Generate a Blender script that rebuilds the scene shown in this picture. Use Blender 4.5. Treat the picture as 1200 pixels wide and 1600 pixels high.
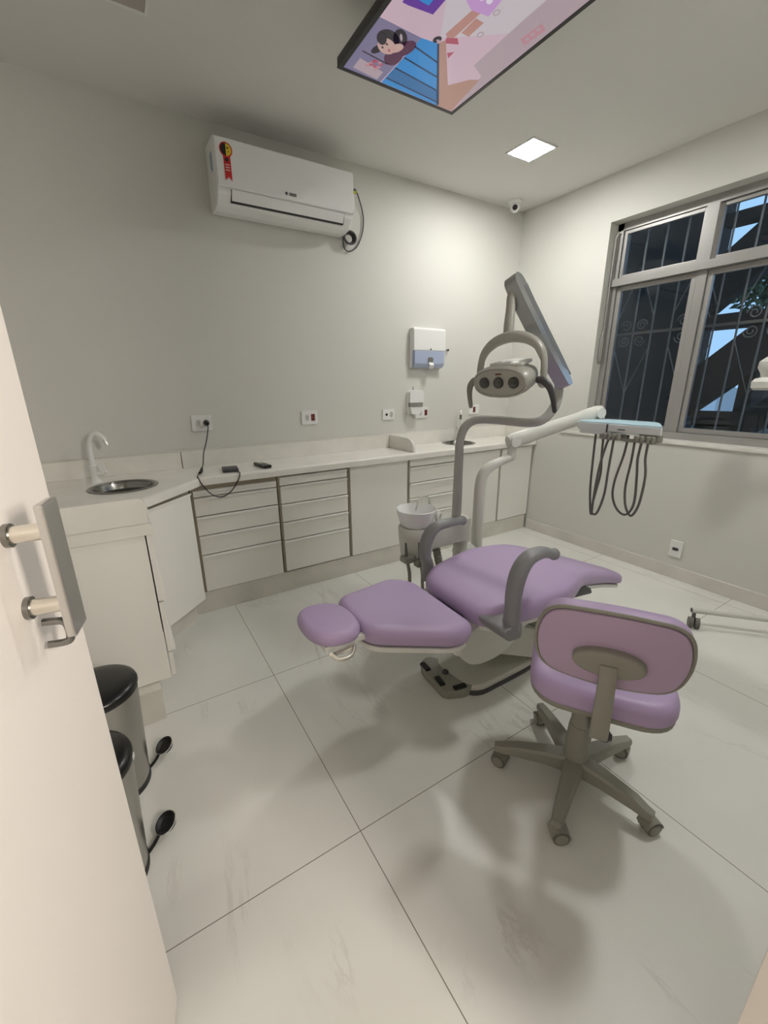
import bpy, bmesh, math, random
from mathutils import Vector, Matrix, noise
random.seed(7)
S = bpy.context.scene
C = S.collection
for o in list(bpy.data.objects):
    bpy.data.objects.remove(o)

# ------------------------------------------------------------------ camera
cam_d = bpy.data.cameras.new('camera')
cam = bpy.data.objects.new('camera', cam_d)
C.objects.link(cam)
cam_d.sensor_fit = 'VERTICAL'
cam_d.sensor_height = 36.0
cam_d.lens = 651.6 / 1600 * 36.0
cam_d.clip_start = 0.02
_r = Vector((0.84923731, -0.52792845, -0.00935604))
_u = Vector((0.16397426, 0.2468465, 0.95508076))
_f = Vector((0.5019048, 0.81262437, -0.29619793))
cam.matrix_world = Matrix(((_r.x, _u.x, -_f.x, 0), (_r.y, _u.y, -_f.y, 0), (_r.z, _u.z, -_f.z, 1.3958), (0, 0, 0, 1)))
S.camera = cam

# ------------------------------------------------------------------ world, exposure
S.view_settings.view_transform = 'Standard'
S.view_settings.look = 'None'
S.view_settings.exposure = 0.14
S.view_settings.gamma = 1.0
S.view_settings.use_curve_mapping = False
W = bpy.data.worlds.new('World')
S.world = W
W.use_nodes = True
_bg = W.node_tree.nodes['Background']
_bg.inputs[0].default_value = (0.36, 0.62, 0.98, 1)
_bg.inputs[1].default_value = 1.1
PANEL_STRENGTH = 126.0
PANELS_LIT = [(2.503, 2.228), (2.15, 0.47)]
PANELS_OFF = [(0.246, 2.222)]

# hall light behind the camera, shining in through the doorway
_hl = bpy.data.lights.new('hall_light', 'AREA')
_hl.shape = 'RECTANGLE'
_hl.size = 0.22
_hl.size_y = 0.5
_hl.energy = 24.0
_hl.color = (1.0, 0.915, 0.83)
hall = bpy.data.objects.new('hall_light', _hl)
C.objects.link(hall)
hall.location = (0.74, -0.80, 1.75)
hall.rotation_euler = Vector((-0.45, 1.0, -0.28)).to_track_quat('-Z', 'Y').to_euler()

# ------------------------------------------------------------------ materials
def mat(name, col, rough=0.5, metal=0.0, bump=0.0, bscale=200.0, spec=0.5, coat=0.0, emis=None, estr=0.0, vary=0.0, vscale=6.0):
    m = bpy.data.materials.new(name)
    m.use_nodes = True
    nt = m.node_tree
    b = nt.nodes['Principled BSDF']
    b.inputs['Base Color'].default_value = (*col, 1)
    b.inputs['Roughness'].default_value = rough
    b.inputs['Metallic'].default_value = metal
    b.inputs['Specular IOR Level'].default_value = spec
    b.inputs['Coat Weight'].default_value = coat
    if emis:
        b.inputs['Emission Color'].default_value = (*emis, 1)
        b.inputs['Emission Strength'].default_value = estr
    if bump or vary:
        tc = nt.nodes.new('ShaderNodeTexCoord')
    if bump:
        n = nt.nodes.new('ShaderNodeTexNoise')
        n.inputs['Scale'].default_value = bscale
        n.inputs['Detail'].default_value = 3
        bp = nt.nodes.new('ShaderNodeBump')
        bp.inputs['Strength'].default_value = bump
        bp.inputs['Distance'].default_value = 0.002
        nt.links.new(tc.outputs['Object'], n.inputs['Vector'])
        nt.links.new(n.outputs['Fac'], bp.inputs['Height'])
        nt.links.new(bp.outputs['Normal'], b.inputs['Normal'])
    if vary:
        n2 = nt.nodes.new('ShaderNodeTexNoise')
        n2.inputs['Scale'].default_value = vscale
        n2.inputs['Detail'].default_value = 4
        r = nt.nodes.new('ShaderNodeValToRGB')
        r.color_ramp.elements[0].position = 0.35
        r.color_ramp.elements[1].position = 0.65
        r.color_ramp.elements[0].color = (*[c * (1 - vary) for c in col], 1)
        r.color_ramp.elements[1].color = (*[min(1, c * (1 + vary)) for c in col], 1)
        nt.links.new(tc.outputs['Object'], n2.inputs['Vector'])
        nt.links.new(n2.outputs['Fac'], r.inputs['Fac'])
        nt.links.new(r.outputs['Color'], b.inputs['Base Color'])
    return m

M = {}
M['wall'] = mat('wall_paint', (0.66, 0.652, 0.605), 0.62, bump=0.15, bscale=120)
M['ceil'] = mat('ceiling_paint', (0.76, 0.745, 0.71), 0.8, bump=0.1, bscale=90)
M['lam'] = mat('white_laminate', (0.84, 0.825, 0.765), 0.38, bump=0.03, bscale=400)
M['carc'] = mat('cabinet_carcass', (0.46, 0.41, 0.31), 0.6)
M['shadowgap'] = mat('dark_gap', (0.06, 0.055, 0.045), 0.8)
M['alu_edge'] = mat('aluminium_pull', (0.88, 0.87, 0.83), 0.35, 0.15)
M['stone'] = mat('worktop_stone', (0.80, 0.78, 0.72), 0.22, bump=0.02, bscale=60, vary=0.03, vscale=9)
M['plinth'] = mat('plinth_tile', (0.66, 0.64, 0.57), 0.4, vary=0.07, vscale=5)
M['skirt'] = mat('skirting', (0.66, 0.635, 0.58), 0.35, vary=0.05, vscale=4)
M['doorp'] = mat('door_paint', (0.82, 0.765, 0.71), 0.5, bump=0.12, bscale=250)
M['steel'] = mat('brushed_steel', (0.62, 0.61, 0.59), 0.30, 1.0, bump=0.05, bscale=300)
M['satin'] = mat('satin_nickel', (0.80, 0.77, 0.69), 0.30, 1.0)
M['chrome'] = mat('chrome', (0.82, 0.82, 0.82), 0.10, 1.0)
M['chrome_d'] = mat('dull_chrome', (0.27, 0.265, 0.25), 0.22, 1.0)
M['black'] = mat('black_plastic', (0.006, 0.006, 0.006), 0.28)
M['blackm'] = mat('black_matte', (0.012, 0.012, 0.012), 0.55)
M['white'] = mat('white_plastic', (0.80, 0.80, 0.78), 0.32)
M['whitea'] = mat('appliance_white', (0.87, 0.87, 0.855), 0.30)
M['lilac'] = mat('lilac_vinyl', (0.45, 0.338, 0.535), 0.42, bump=0.10, bscale=350)
M['lilac_b'] = mat('lilac_back_vinyl', (0.47, 0.345, 0.49), 0.5, bump=0.08, bscale=350)
M['lilac_seam'] = mat('lilac_piping', (0.20, 0.14, 0.23), 0.5)
M['gplas'] = mat('grey_plastic', (0.27, 0.262, 0.222), 0.5, bump=0.05, bscale=300)
M['gplas2'] = mat('grey_caster', (0.13, 0.127, 0.11), 0.5)
M['garm'] = mat('grey_armrest', (0.24, 0.24, 0.245), 0.42)
M['dgrey'] = mat('dark_grey', (0.055, 0.055, 0.058), 0.45)
M['unit'] = mat('unit_light_grey', (0.64, 0.635, 0.585), 0.36)
M['unitw'] = mat('unit_white', (0.72, 0.72, 0.68), 0.30)
M['pole'] = mat('pole_grey', (0.40, 0.395, 0.37), 0.24)
M['lampb'] = mat('lamp_grey', (0.42, 0.415, 0.365), 0.32)
M['armsil'] = mat('silver_arm', (0.42, 0.43, 0.43), 0.20, 0.6)
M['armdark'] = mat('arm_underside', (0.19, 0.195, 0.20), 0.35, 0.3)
M['lens'] = mat('lens_dark', (0.10, 0.10, 0.09), 0.12, 0.6)
M['tray'] = mat('tray_white', (0.74, 0.76, 0.76), 0.28)
M['traytop'] = mat('tray_blue_top', (0.46, 0.63, 0.71), 0.35)
M['hose'] = mat('hose_grey', (0.13, 0.125, 0.115), 0.45)
M['porc'] = mat('porcelain', (0.90, 0.90, 0.90), 0.12, coat=0.4)
M['baseg'] = mat('base_cover', (0.52, 0.51, 0.45), 0.45)
M['blueglass'] = mat('blue_translucent', (0.42, 0.48, 0.64), 0.25)
M['smoke'] = mat('smoky_window', (0.30, 0.30, 0.28), 0.25)
M['smoke_d'] = mat('dark_opening', (0.16, 0.16, 0.14), 0.4)
M['binsteel'] = mat('bin_steel', (0.40, 0.39, 0.36), 0.33, 1.0, bump=0.05, bscale=300)
M['red'] = mat('red_sticker', (0.62, 0.02, 0.02), 0.4)
M['yellow'] = mat('yellow_sticker', (0.80, 0.60, 0.03), 0.4)
M['redsock'] = mat('dark_red_socket', (0.13, 0.012, 0.012), 0.4)
M['beige'] = mat('socket_beige', (0.56, 0.55, 0.50), 0.4)
M['ywire'] = mat('yellow_tape', (0.50, 0.46, 0.06), 0.5)
M['alum'] = mat('window_aluminium', (0.40, 0.39, 0.375), 0.42, 0.55)
M['iron'] = mat('painted_iron', (0.30, 0.30, 0.29), 0.5)
M['shaded_conc'] = mat('shaded_concrete', (0.017, 0.014, 0.012), 0.95, vary=0.35, vscale=2.5)  # shade over the stairs and neighbouring wall is put into this near-black colour
M['extw'] = mat('exterior_white', (0.82, 0.82, 0.82), 0.8)
M['pave'] = mat('street_paving', (0.50, 0.50, 0.50), 0.9)
M['carw'] = mat('car_paint', (0.85, 0.85, 0.85), 0.2, coat=0.6)
M['leaf'] = mat('leaf', (0.07, 0.13, 0.06), 0.6)
M['bark'] = mat('bark', (0.08, 0.06, 0.05), 0.9)
M['panel_on'] = mat('lit_diffuser', (0.9, 0.9, 0.9), 0.5, emis=(1.0, 0.992, 0.955), estr=PANEL_STRENGTH)
M['panel_off'] = mat('unlit_diffuser', (0.42, 0.39, 0.36), 0.5)

# floor: 0.9 m porcelain tiles with thin joints and faint veins
def floor_mat():
    m = bpy.data.materials.new('marble_tile')
    m.use_nodes = True
    nt = m.node_tree
    L = nt.links.new
    b = nt.nodes['Principled BSDF']
    b.inputs['Roughness'].default_value = 0.36
    tc = nt.nodes.new('ShaderNodeTexCoord')
    sep = nt.nodes.new('ShaderNodeSeparateXYZ')
    L(tc.outputs['Object'], sep.inputs[0])
    def math_(op, a, bb=None):
        n = nt.nodes.new('ShaderNodeMath')
        n.operation = op
        for i, v in enumerate((a, bb)):
            if v is None:
                continue
            if isinstance(v, (int, float)):
                n.inputs[i].default_value = v
            else:
                L(v, n.inputs[i])
        return n.outputs[0]
    def joint(out, off):
        t = math_('DIVIDE', math_('ADD', out, 9.0 - off), 0.9)
        fr = math_('FRACT', t)
        d = math_('MINIMUM', fr, math_('SUBTRACT', 1.0, fr))
        return math_('LESS_THAN', d, 0.0014 / 0.9)
    jx = joint(sep.outputs[0], 0.447)
    jy = joint(sep.outputs[1], 0.889)
    j = math_('MAXIMUM', jx, jy)
    # large soft clouding
    n1 = nt.nodes.new('ShaderNodeTexNoise')
    n1.inputs['Scale'].default_value = 1.3
    n1.inputs['Detail'].default_value = 5
    L(tc.outputs['Object'], n1.inputs['Vector'])
    cr = nt.nodes.new('ShaderNodeValToRGB')
    cr.color_ramp.elements[0].position = 0.3
    cr.color_ramp.elements[0].color = (0.68, 0.672, 0.625, 1)
    cr.color_ramp.elements[1].position = 0.7
    cr.color_ramp.elements[1].color = (0.78, 0.772, 0.725, 1)
    L(n1.outputs['Fac'], cr.inputs['Fac'])
    # diagonal veins
    mp = nt.nodes.new('ShaderNodeMapping')
    mp.inputs['Rotation'].default_value = (0, 0, math.radians(58))
    mp.inputs['Scale'].default_value = (2.6, 0.75, 1)
    L(tc.outputs['Object'], mp.inputs['Vector'])
    n2 = nt.nodes.new('ShaderNodeTexNoise')
    n2.inputs['Scale'].default_value = 1.35
    n2.inputs['Detail'].default_value = 9
    n2.inputs['Roughness'].default_value = 0.62
    n2.inputs['Distortion'].default_value = 0.5
    L(mp.outputs[0], n2.inputs['Vector'])
    v = math_('ABSOLUTE', math_('SUBTRACT', n2.outputs['Fac'], 0.5))
    vr = nt.nodes.new('ShaderNodeValToRGB')
    vr.color_ramp.elements[0].position = 0.0
    vr.color_ramp.elements[0].color = (1, 1, 1, 1)
    vr.color_ramp.elements[1].position = 0.022
    vr.color_ramp.elements[1].color = (0, 0, 0, 1)
    L(v, vr.inputs['Fac'])
    n3 = nt.nodes.new('ShaderNodeTexNoise')
    n3.inputs['Scale'].default_value = 1.7
    L(tc.outputs['Object'], n3.inputs['Vector'])
    mk = nt.nodes.new('ShaderNodeValToRGB')
    mk.color_ramp.elements[0].position = 0.52
    mk.color_ramp.elements[1].position = 0.70
    L(n3.outputs['Fac'], mk.inputs['Fac'])
    vm = math_('MULTIPLY', math_('MULTIPLY', vr.outputs['Color'], mk.outputs['Color']), 0.55)
    mx = nt.nodes.new('ShaderNodeMixRGB')
    L(vm, mx.inputs['Fac'])
    L(cr.outputs['Color'], mx.inputs['Color1'])
    mx.inputs['Color2'].default_value = (0.38, 0.34, 0.29, 1)
    mj = nt.nodes.new('ShaderNodeMixRGB')
    L(j, mj.inputs['Fac'])
    L(mx.outputs[0], mj.inputs['Color1'])
    mj.inputs['Color2'].default_value = (0.20, 0.18, 0.14, 1)
    L(mj.outputs[0], b.inputs['Base Color'])
    return m
M['floor'] = floor_mat()

def glass_mat():
    m = bpy.data.materials.new('window_glass')
    m.use_nodes = True
    nt = m.node_tree
    nt.nodes.remove(nt.nodes['Principled BSDF'])
    t = nt.nodes.new('ShaderNodeBsdfTransparent')
    t.inputs[0].default_value = (0.93, 0.95, 0.95, 1)
    g = nt.nodes.new('ShaderNodeBsdfGlossy')
    g.inputs['Roughness'].default_value = 0.02
    fr = nt.nodes.new('ShaderNodeFresnel')
    fr.inputs['IOR'].default_value = 1.45
    mx = nt.nodes.new('ShaderNodeMixShader')
    nt.links.new(fr.outputs[0], mx.inputs[0])
    nt.links.new(t.outputs[0], mx.inputs[1])
    nt.links.new(g.outputs[0], mx.inputs[2])
    nt.links.new(mx.outputs[0], nt.nodes['Material Output'].inputs[0])
    return m
M['glass'] = glass_mat()

# ------------------------------------------------------------------ object helpers
WP = {}
FLAT = {'alum', 'lam', 'stone', 'doorp', 'steel', 'white', 'whitea', 'black', 'plinth', 'skirt', 'tray', 'blueglass', 'armsil', 'armdark'}
def thing(name, label, cat, loc=(0, 0, 0), group=None):
    o = bpy.data.objects.new(name, None)
    C.objects.link(o)
    o.empty_display_size = 0.05
    o.location = loc
    WP[o.name] = Vector(loc)
    o['label'] = label
    o['category'] = cat
    if group:
        o['group'] = group
    return o

def obj(name, bm, m, parent=None, label=None, sharp=38, mats=None, loc=None):
    base = WP[parent.name] if parent else Vector(loc or (0, 0, 0))
    bmesh.ops.recalc_face_normals(bm, faces=bm.faces[:])
    if base.length > 0:
        bmesh.ops.translate(bm, vec=-base, verts=bm.verts[:])
    me = bpy.data.meshes.new(name)
    bm.to_mesh(me)
    bm.free()
    for p in me.polygons:
        p.use_smooth = True
    me.set_sharp_from_angle(angle=math.radians(sharp))
    for k in (mats or [m]):
        me.materials.append(M[k])
    o = bpy.data.objects.new(name, me)
    C.objects.link(o)
    if m in FLAT:
        wn = o.modifiers.new('weighted_normal', 'WEIGHTED_NORMAL')
        wn.keep_sharp = True
    if parent:
        o.parent = parent
    else:
        o.location = base
    WP[o.name] = base
    if label:
        o['label'] = label
    return o

def tag(o, label, cat, group=None):
    o['label'] = label
    o['category'] = cat
    if group:
        o['group'] = group
    return o

def struct(name, bm, m, parent=None, sharp=38, mats=None):
    o = obj(name, bm, m, parent, sharp=sharp, mats=mats)
    o['kind'] = 'structure'
    return o

def dup(root, loc, label=None):
    r = root.copy()
    C.objects.link(r)
    r.location = loc
    WP[r.name] = Vector(loc)
    if label:
        r['label'] = label
    for ch in list(root.children):
        c = ch.copy()
        C.objects.link(c)
        c.parent = r
        for g in list(ch.children):
            d = g.copy()
            C.objects.link(d)
            d.parent = c
    return r

def B():
    return bmesh.new()

def box(bm, x0, x1, y0, y1, z0, z1, bev=0.0, seg=2, mi=0, X=None):
    r = bmesh.ops.create_cube(bm, size=1.0)
    vs = r['verts']
    for v in vs:
        v.co = Vector(((x0 + x1) / 2 + v.co.x * (x1 - x0), (y0 + y1) / 2 + v.co.y * (y1 - y0), (z0 + z1) / 2 + v.co.z * (z1 - z0)))
    fs = list({f for v in vs for f in v.link_faces})
    if bev > 0:
        es = list({e for v in vs for e in v.link_edges})
        rr = bmesh.ops.bevel(bm, geom=es, offset=bev, segments=seg, profile=0.6, affect='EDGES')
        vs = list({v for f in rr['faces'] for v in f.verts} | {v for v in vs if v.is_valid})
        fs = list({f for v in vs for f in v.link_faces})
    for f in fs:
        f.material_index = mi
    if X is not None:
        for v in vs:
            v.co = X @ v.co
    return vs

def frame_of(d):
    d = d.normalized()
    a = Vector((0, 0, 1)) if abs(d.z) < 0.9 else Vector((1, 0, 0))
    s = d.cross(a).normalized()
    return s, s.cross(d).normalized()

def smooth_path(pts, n=6):
    P = [Vector(p) for p in pts]
    if len(P) < 3:
        return P
    out = []
    Q = [P[0] * 2 - P[1]] + P + [P[-1] * 2 - P[-2]]
    for i in range(1, len(Q) - 2):
        a, b, c, d = Q[i - 1], Q[i], Q[i + 1], Q[i + 2]
        for k in range(n):
            t = k / n
            out.append(0.5 * ((2 * b) + (c - a) * t + (2 * a - 5 * b + 4 * c - d) * t * t + (3 * b - a - 3 * c + d) * t ** 3))
    out.append(P[-1])
    return out

def tube(bm, pts, r, seg=12, smooth=0, cap=True, flat=None, mi=0, up=None):
    """sweep a circle (or ellipse: flat=(a,b) multipliers) along points; r may be a list over the given pts"""
    P = [Vector(p) for p in pts]
    R = list(r) if isinstance(r, (list, tuple)) else None
    if smooth:
        n0 = len(P)
        P = smooth_path(P, smooth)
        if R:
            RR = []
            for i in range(n0 - 1):
                for k in range(smooth):
                    t = k / smooth
                    RR.append(R[i] * (1 - t) + R[i + 1] * t)
            RR.append(R[-1])
            R = RR
    if not R:
        R = [r] * len(P)
    rings = []
    prev = None
    for i, p in enumerate(P):
        d = (P[min(i + 1, len(P) - 1)] - P[max(i - 1, 0)])
        d.normalize()
        if prev is None:
            if up is not None:
                v = Vector(up)
                s = d.cross(v).normalized()
            else:
                s, _ = frame_of(d)
        else:
            s = (prev - d * prev.dot(d)).normalized()
        prev = s
        w = s.cross(d).normalized()
        fa, fb = flat if flat else (1, 1)
        rings.append([bm.verts.new(p + s * (R[i] * fa * math.cos(2 * math.pi * k / seg)) + w * (R[i] * fb * math.sin(2 * math.pi * k / seg))) for k in range(seg)])
    for a, b in zip(rings, rings[1:]):
        for k in range(seg):
            f = bm.faces.new((a[k], a[(k + 1) % seg], b[(k + 1) % seg], b[k]))
            f.material_index = mi
    if cap:
        for rg in (rings[0], rings[-1]):
            f = bm.faces.new(rg)
            f.material_index = mi
    return [v for rg in rings for v in rg]

def cyl(bm, a, b, r, seg=20, r2=None, mi=0):
    return tube(bm, [a, b], [r, r if r2 is None else r2], seg, mi=mi)

def lathe(bm, prof, c, seg=32, X=None, mi=0):
    """profile [(radius, height)] about a vertical axis at c"""
    c = Vector(c)
    rings = []
    for rr, h in prof:
        if rr < 1e-6:
            rings.append([bm.verts.new(Vector((0, 0, h)))])
        else:
            rings.append([bm.verts.new(Vector((rr * math.cos(2 * math.pi * k / seg), rr * math.sin(2 * math.pi * k / seg), h))) for k in range(seg)])
    for a, b in zip(rings, rings[1:]):
        for k in range(seg):
            k2 = (k + 1) % seg
            if len(a) == 1 and len(b) == 1:
                continue
            if len(a) == 1:
                f = bm.faces.new((a[0], b[k], b[k2]))
            elif len(b) == 1:
                f = bm.faces.new((a[k], a[k2], b[0]))
            else:
                f = bm.faces.new((a[k], a[k2], b[k2], b[k]))
            f.material_index = mi
    vs = [v for rg in rings for v in rg]
    for v in vs:
        v.co = (X @ v.co if X is not None else v.co) + c
    return vs

def prism(bm, poly, axis, d0, d1, bev=0.0, mi=0, seg=2):
    """extrude a 2D polygon along an axis ('x': poly in (y,z), 'y': (x,z), 'z': (x,y))"""
    def mk(p, d):
        return {'x': (d, p[0], p[1]), 'y': (p[0], d, p[1]), 'z': (p[0], p[1], d)}[axis]
    a = [bm.verts.new(mk(p, d0)) for p in poly]
    b = [bm.verts.new(mk(p, d1)) for p in poly]
    n = len(poly)
    fs = [bm.faces.new(a), bm.faces.new(b)]
    for i in range(n):
        fs.append(bm.faces.new((a[i], a[(i + 1) % n], b[(i + 1) % n], b[i])))
    for f in fs:
        f.material_index = mi
    vs = a + b
    if bev > 0:
        bmesh.ops.recalc_face_normals(bm, faces=fs)
        es = list({e for v in vs for e in v.link_edges})
        rr = bmesh.ops.bevel(bm, geom=es, offset=bev, segments=seg, profile=0.6, affect='EDGES', clamp_overlap=True)
        vs = list({v for f in rr['faces'] for v in f.verts} | {v for v in vs if v.is_valid})
        for f in {f for v in vs for f in v.link_faces}:
            f.material_index = mi
    return vs

def rounded(pts, rad, n=6):
    """round the corners of a 2D polygon; rad is one radius or a list"""
    out = []
    N = len(pts)
    for i in range(N):
        p = Vector(pts[i]).to_2d()
        a = (Vector(pts[i - 1]).to_2d() - p)
        b = (Vector(pts[(i + 1) % N]).to_2d() - p)
        r = rad[i] if isinstance(rad, (list, tuple)) else rad
        la, lb = a.length, b.length
        t = min(r, la * 0.49, lb * 0.49)
        if t < 1e-5:
            out.append((p.x, p.y))
            continue
        A = p + a / la * t
        Bq = p + b / lb * t
        for k in range(n + 1):
            s = k / n
            q = A * (1 - s) ** 2 + p * 2 * s * (1 - s) + Bq * s * s
            out.append((q.x, q.y))
    return out

def cushion(bm, outline, z0, z1, r_bot, r_top, crown=0.01, fn=None, rings_in=4):
    """a padded slab: rounded sides, crowned top; fn maps (x,y,z) to its final place"""
    P = [Vector(p) for p in outline]
    N = len(P)
    area = sum(P[i].x * P[(i + 1) % N].y - P[(i + 1) % N].x * P[i].y for i in range(N))
    if area < 0:
        P.reverse()
    nrm = []
    for i in range(N):
        t = P[(i + 1) % N] - P[i - 1]
        nrm.append(Vector((-t.y, t.x)).normalized())
    cx = sum(p.x for p in P) / N
    cy = sum(p.y for p in P) / N
    prof = []
    for k in range(5):
        a = math.pi / 2 * k / 4
        prof.append((r_bot * (1 - math.sin(a)), z0 + r_bot * (1 - math.cos(a))))
    for k in range(6):
        a = math.pi / 2 * k / 5
        prof.append((r_top * (1 - math.cos(a)), z1 - r_top * (1 - math.sin(a))))
    rings = []
    def place(x, y, z):
        return bm.verts.new(fn(x, y, z) if fn else (x, y, z))
    for d, z in prof:
        rings.append([place(P[i].x + nrm[i].x * d, P[i].y + nrm[i].y * d, z) for i in range(N)])
    for k in range(1, rings_in + 1):
        s = 1 - k / (rings_in + 1)
        zz = z1 + crown * (1 - s * s)
        rings.append([place(cx + (P[i].x + nrm[i].x * r_top - cx) * s, cy + (P[i].y + nrm[i].y * r_top - cy) * s, zz) for i in range(N)])
    for a, b in zip(rings, rings[1:]):
        for k in range(N):
            bm.faces.new((a[k], a[(k + 1) % N], b[(k + 1) % N], b[k]))
    c = place(cx, cy, z1 + crown)
    for k in range(N):
        bm.faces.new((rings[-1][k], rings[-1][(k + 1) % N], c))
    s = 0.5
    inner = [place(cx + (P[i].x - cx) * s, cy + (P[i].y - cy) * s, z0) for i in range(N)]
    for k in range(N):
        bm.faces.new((rings[0][k], inner[k], inner[(k + 1) % N], rings[0][(k + 1) % N]))
    bm.faces.new(inner)

def sphere(bm, c, r, sc=(1, 1, 1), seg=20, X=None, mi=0):
    rr = bmesh.ops.create_uvsphere(bm, u_segments=seg, v_segments=max(8, seg // 2), radius=r)
    for v in rr['verts']:
        p = Vector((v.co.x * sc[0], v.co.y * sc[1], v.co.z * sc[2]))
        v.co = (X @ p if X is not None else p) + Vector(c)
    for f in {f for v in rr['verts'] for f in v.link_faces}:
        f.material_index = mi
    return rr['verts']

# ------------------------------------------------------------------ room shell
XL, XR, YF, YB, H = -0.46, 3.2755, 0.026, 2.9555, 2.802
bm = B(); box(bm, XL - 0.15, XR + 0.02, -1.6, YB + 0.15, -0.1, 0.0); struct('floor', bm, 'floor')
bm = B(); box(bm, XL - 0.15, XR + 0.2, -1.6, YB + 0.15, H, H + 0.1); struct('ceiling', bm, 'ceil')
bm = B(); box(bm, XL - 0.15, XR + 0.2, YB, YB + 0.15, 0, H); struct('wall_back', bm, 'wall')
bm = B(); box(bm, XL - 0.15, XL, -1.6, YB, 0, H); struct('wall_left', bm, 'wall')
WY0, WY1, WZ0, WZ1 = 0.30, 2.115, 0.985, 2.495
bm = B()
box(bm, XR, XR + 0.2, -0.12, YB, 0, WZ0)
box(bm, XR, XR + 0.2, -0.12, YB, WZ1, H)
box(bm, XR, XR + 0.2, WY1, YB, WZ0, WZ1)
box(bm, XR, XR + 0.2, -0.12, WY0, WZ0, WZ1)
struct('wall_right', bm, 'wall')
bm = B()
box(bm, XL, -0.30, -0.12, YF, 0, H)
box(bm, 0.62, XR, -0.12, YF, 0, H)
box(bm, -0.30, 0.62, -0.12, YF, 2.13, H)
struct('wall_front', bm, 'wall')
bm = B()
box(bm, 0.612, 0.66, -0.125, YF + 0.012, 0, 2.15, 0.004)
box(bm, -0.335, -0.292, -0.125, YF + 0.006, 0, 2.15, 0.004)
box(bm, -0.335, 0.66, -0.125, YF + 0.006, 2.11, 2.15, 0.004)
struct('trim_1', bm, 'doorp')
# hallway behind the doorway
bm = B()
box(bm, XL, 1.7, -1.7, -1.6, 0, H)
box(bm, 1.6, 1.7, -1.6, -0.12, 0, H)
struct('wall_hall', bm, 'wall')
# skirting along the window wall, plinth under the cabinets
bm = B()
box(bm, XR - 0.014, XR, YF, 2.60, 0, 0.094, 0.003)
struct('baseboard_right', bm, 'skirt')
bm = B()
box(bm, 0.66, XR - 0.014, YF, YF + 0.014, 0, 0.094, 0.003)
struct('baseboard_front', bm, 'skirt')

# ------------------------------------------------------------------ window
win = bpy.data.objects.new('window_1', None); C.objects.link(win); win['kind'] = 'structure'; WP['window_1'] = Vector((0, 0, 0))
fx0, fx1 = XR + 0.10, XR + 0.165
bm = B()
box(bm, fx0, fx1, WY1 - 0.045, WY1, WZ0, WZ1, 0.0015)
box(bm, fx0, fx1, WY0, WY0 + 0.045, WZ0, WZ1, 0.0015)
box(bm, fx0, fx1, WY0, WY1, WZ1 - 0.05, WZ1, 0.0015)
box(bm, fx0 - 0.01, fx1, WY0, WY1, WZ0, WZ0 + 0.05, 0.0015)
box(bm, fx0 - 0.025, fx1, WY0, WY1, 2.075, 2.125, 0.0015)
for my in (1.50, 0.90):
    box(bm, fx0 - 0.008, fx1, my - 0.035, my + 0.035, 2.125, WZ1 - 0.05, 0.0015)
    box(bm, fx0 + 0.01, fx1, my - 0.028, my + 0.028, WZ0 + 0.05, 2.075, 0.0015)
struct('window_frame', bm, 'alum', win)
def sash(y0, y1, z0, z1, x, w=0.032):
    b2 = B()
    box(b2, x, x + 0.03, y0, y0 + w, z0, z1, 0.003)
    box(b2, x, x + 0.03, y1 - w, y1, z0, z1, 0.003)
    box(b2, x, x + 0.03, y0 + w, y1 - w, z0, z0 + w, 0.003)
    box(b2, x, x + 0.03, y0 + w, y1 - w, z1 - w, z1, 0.003)
    s = obj('sash', b2, 'alum', win)
    b3 = B(); box(b3, x + 0.013, x + 0.017, y0 + w - 0.004, y1 - w + 0.004, z0 + w - 0.004, z1 - w + 0.004)
    obj('pane', b3, 'glass', s)
cols = [(1.528, WY1 - 0.045), (0.928, 1.472), (WY0 + 0.045, 0.872)]
for i, (a, b_) in enumerate(cols):
    sash(a + 0.004, b_ - 0.004, 2.128, WZ1 - 0.052, fx0 + 0.012 + 0.006 * i, 0.022)
    sash(a + 0.002, b_ - 0.002, WZ0 + 0.052, 2.073, fx0 + 0.016 + 0.006 * i)
bm = B(); box(bm, XR - 0.012, fx0, WY0 - 0.02, WY1 + 0.22, WZ0 - 0.022, WZ0 + 0.003, 0.004)
struct('window_sill', bm, 'stone', win)
# long opening rod at the left jamb
bm = B()
tube(bm, [(fx0 - 0.02, WY1 - 0.02, 2.44), (fx0 - 0.035, WY1 - 0.015, 2.40), (fx0 - 0.035, WY1 - 0.012, 1.72)], 0.006, 8)
tube(bm, [(fx0 - 0.035, WY1 - 0.012, 1.75), (fx0 - 0.05, WY1 - 0.012, 1.70), (fx0 - 0.05, WY1 - 0.012, 1.56), (fx0 - 0.03, WY1 - 0.012, 1.53)], 0.009, 8)
obj('opening_rod', bm, 'alum', win)

# security grille outside the glass
gr = thing('window_grille', 'grey iron security bars with scrolls outside the window', 'grille', (XR + 0.22, 1.2, WZ0))
gx = XR + 0.24
ys = [2.10 - 0.135 * k for k in range(14)]
for y in ys:
    bm = B(); cyl(bm, (gx, y, WZ0 - 0.05), (gx, y, WZ1 + 0.05), 0.0065, 8); obj('bar', bm, 'iron', gr)
for z in (WZ0 + 0.03, 1.745, WZ1 - 0.02):
    bm = B(); box(bm, gx - 0.004, gx + 0.004, WY0 - 0.05, WY1 + 0.05, z - 0.009, z + 0.009); obj('cross_rail', bm, 'iron', gr)
def scroll(y, z, s, mir, turns=1.6):
    pts = []
    for k in range(30):
        t = k / 29
        a = t * turns * 2 * math.pi
        rr = s * (1 - 0.78 * t)
        pts.append((gx, y + mir * (rr * math.cos(a) - s), z + rr * math.sin(a)))
    return pts
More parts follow.
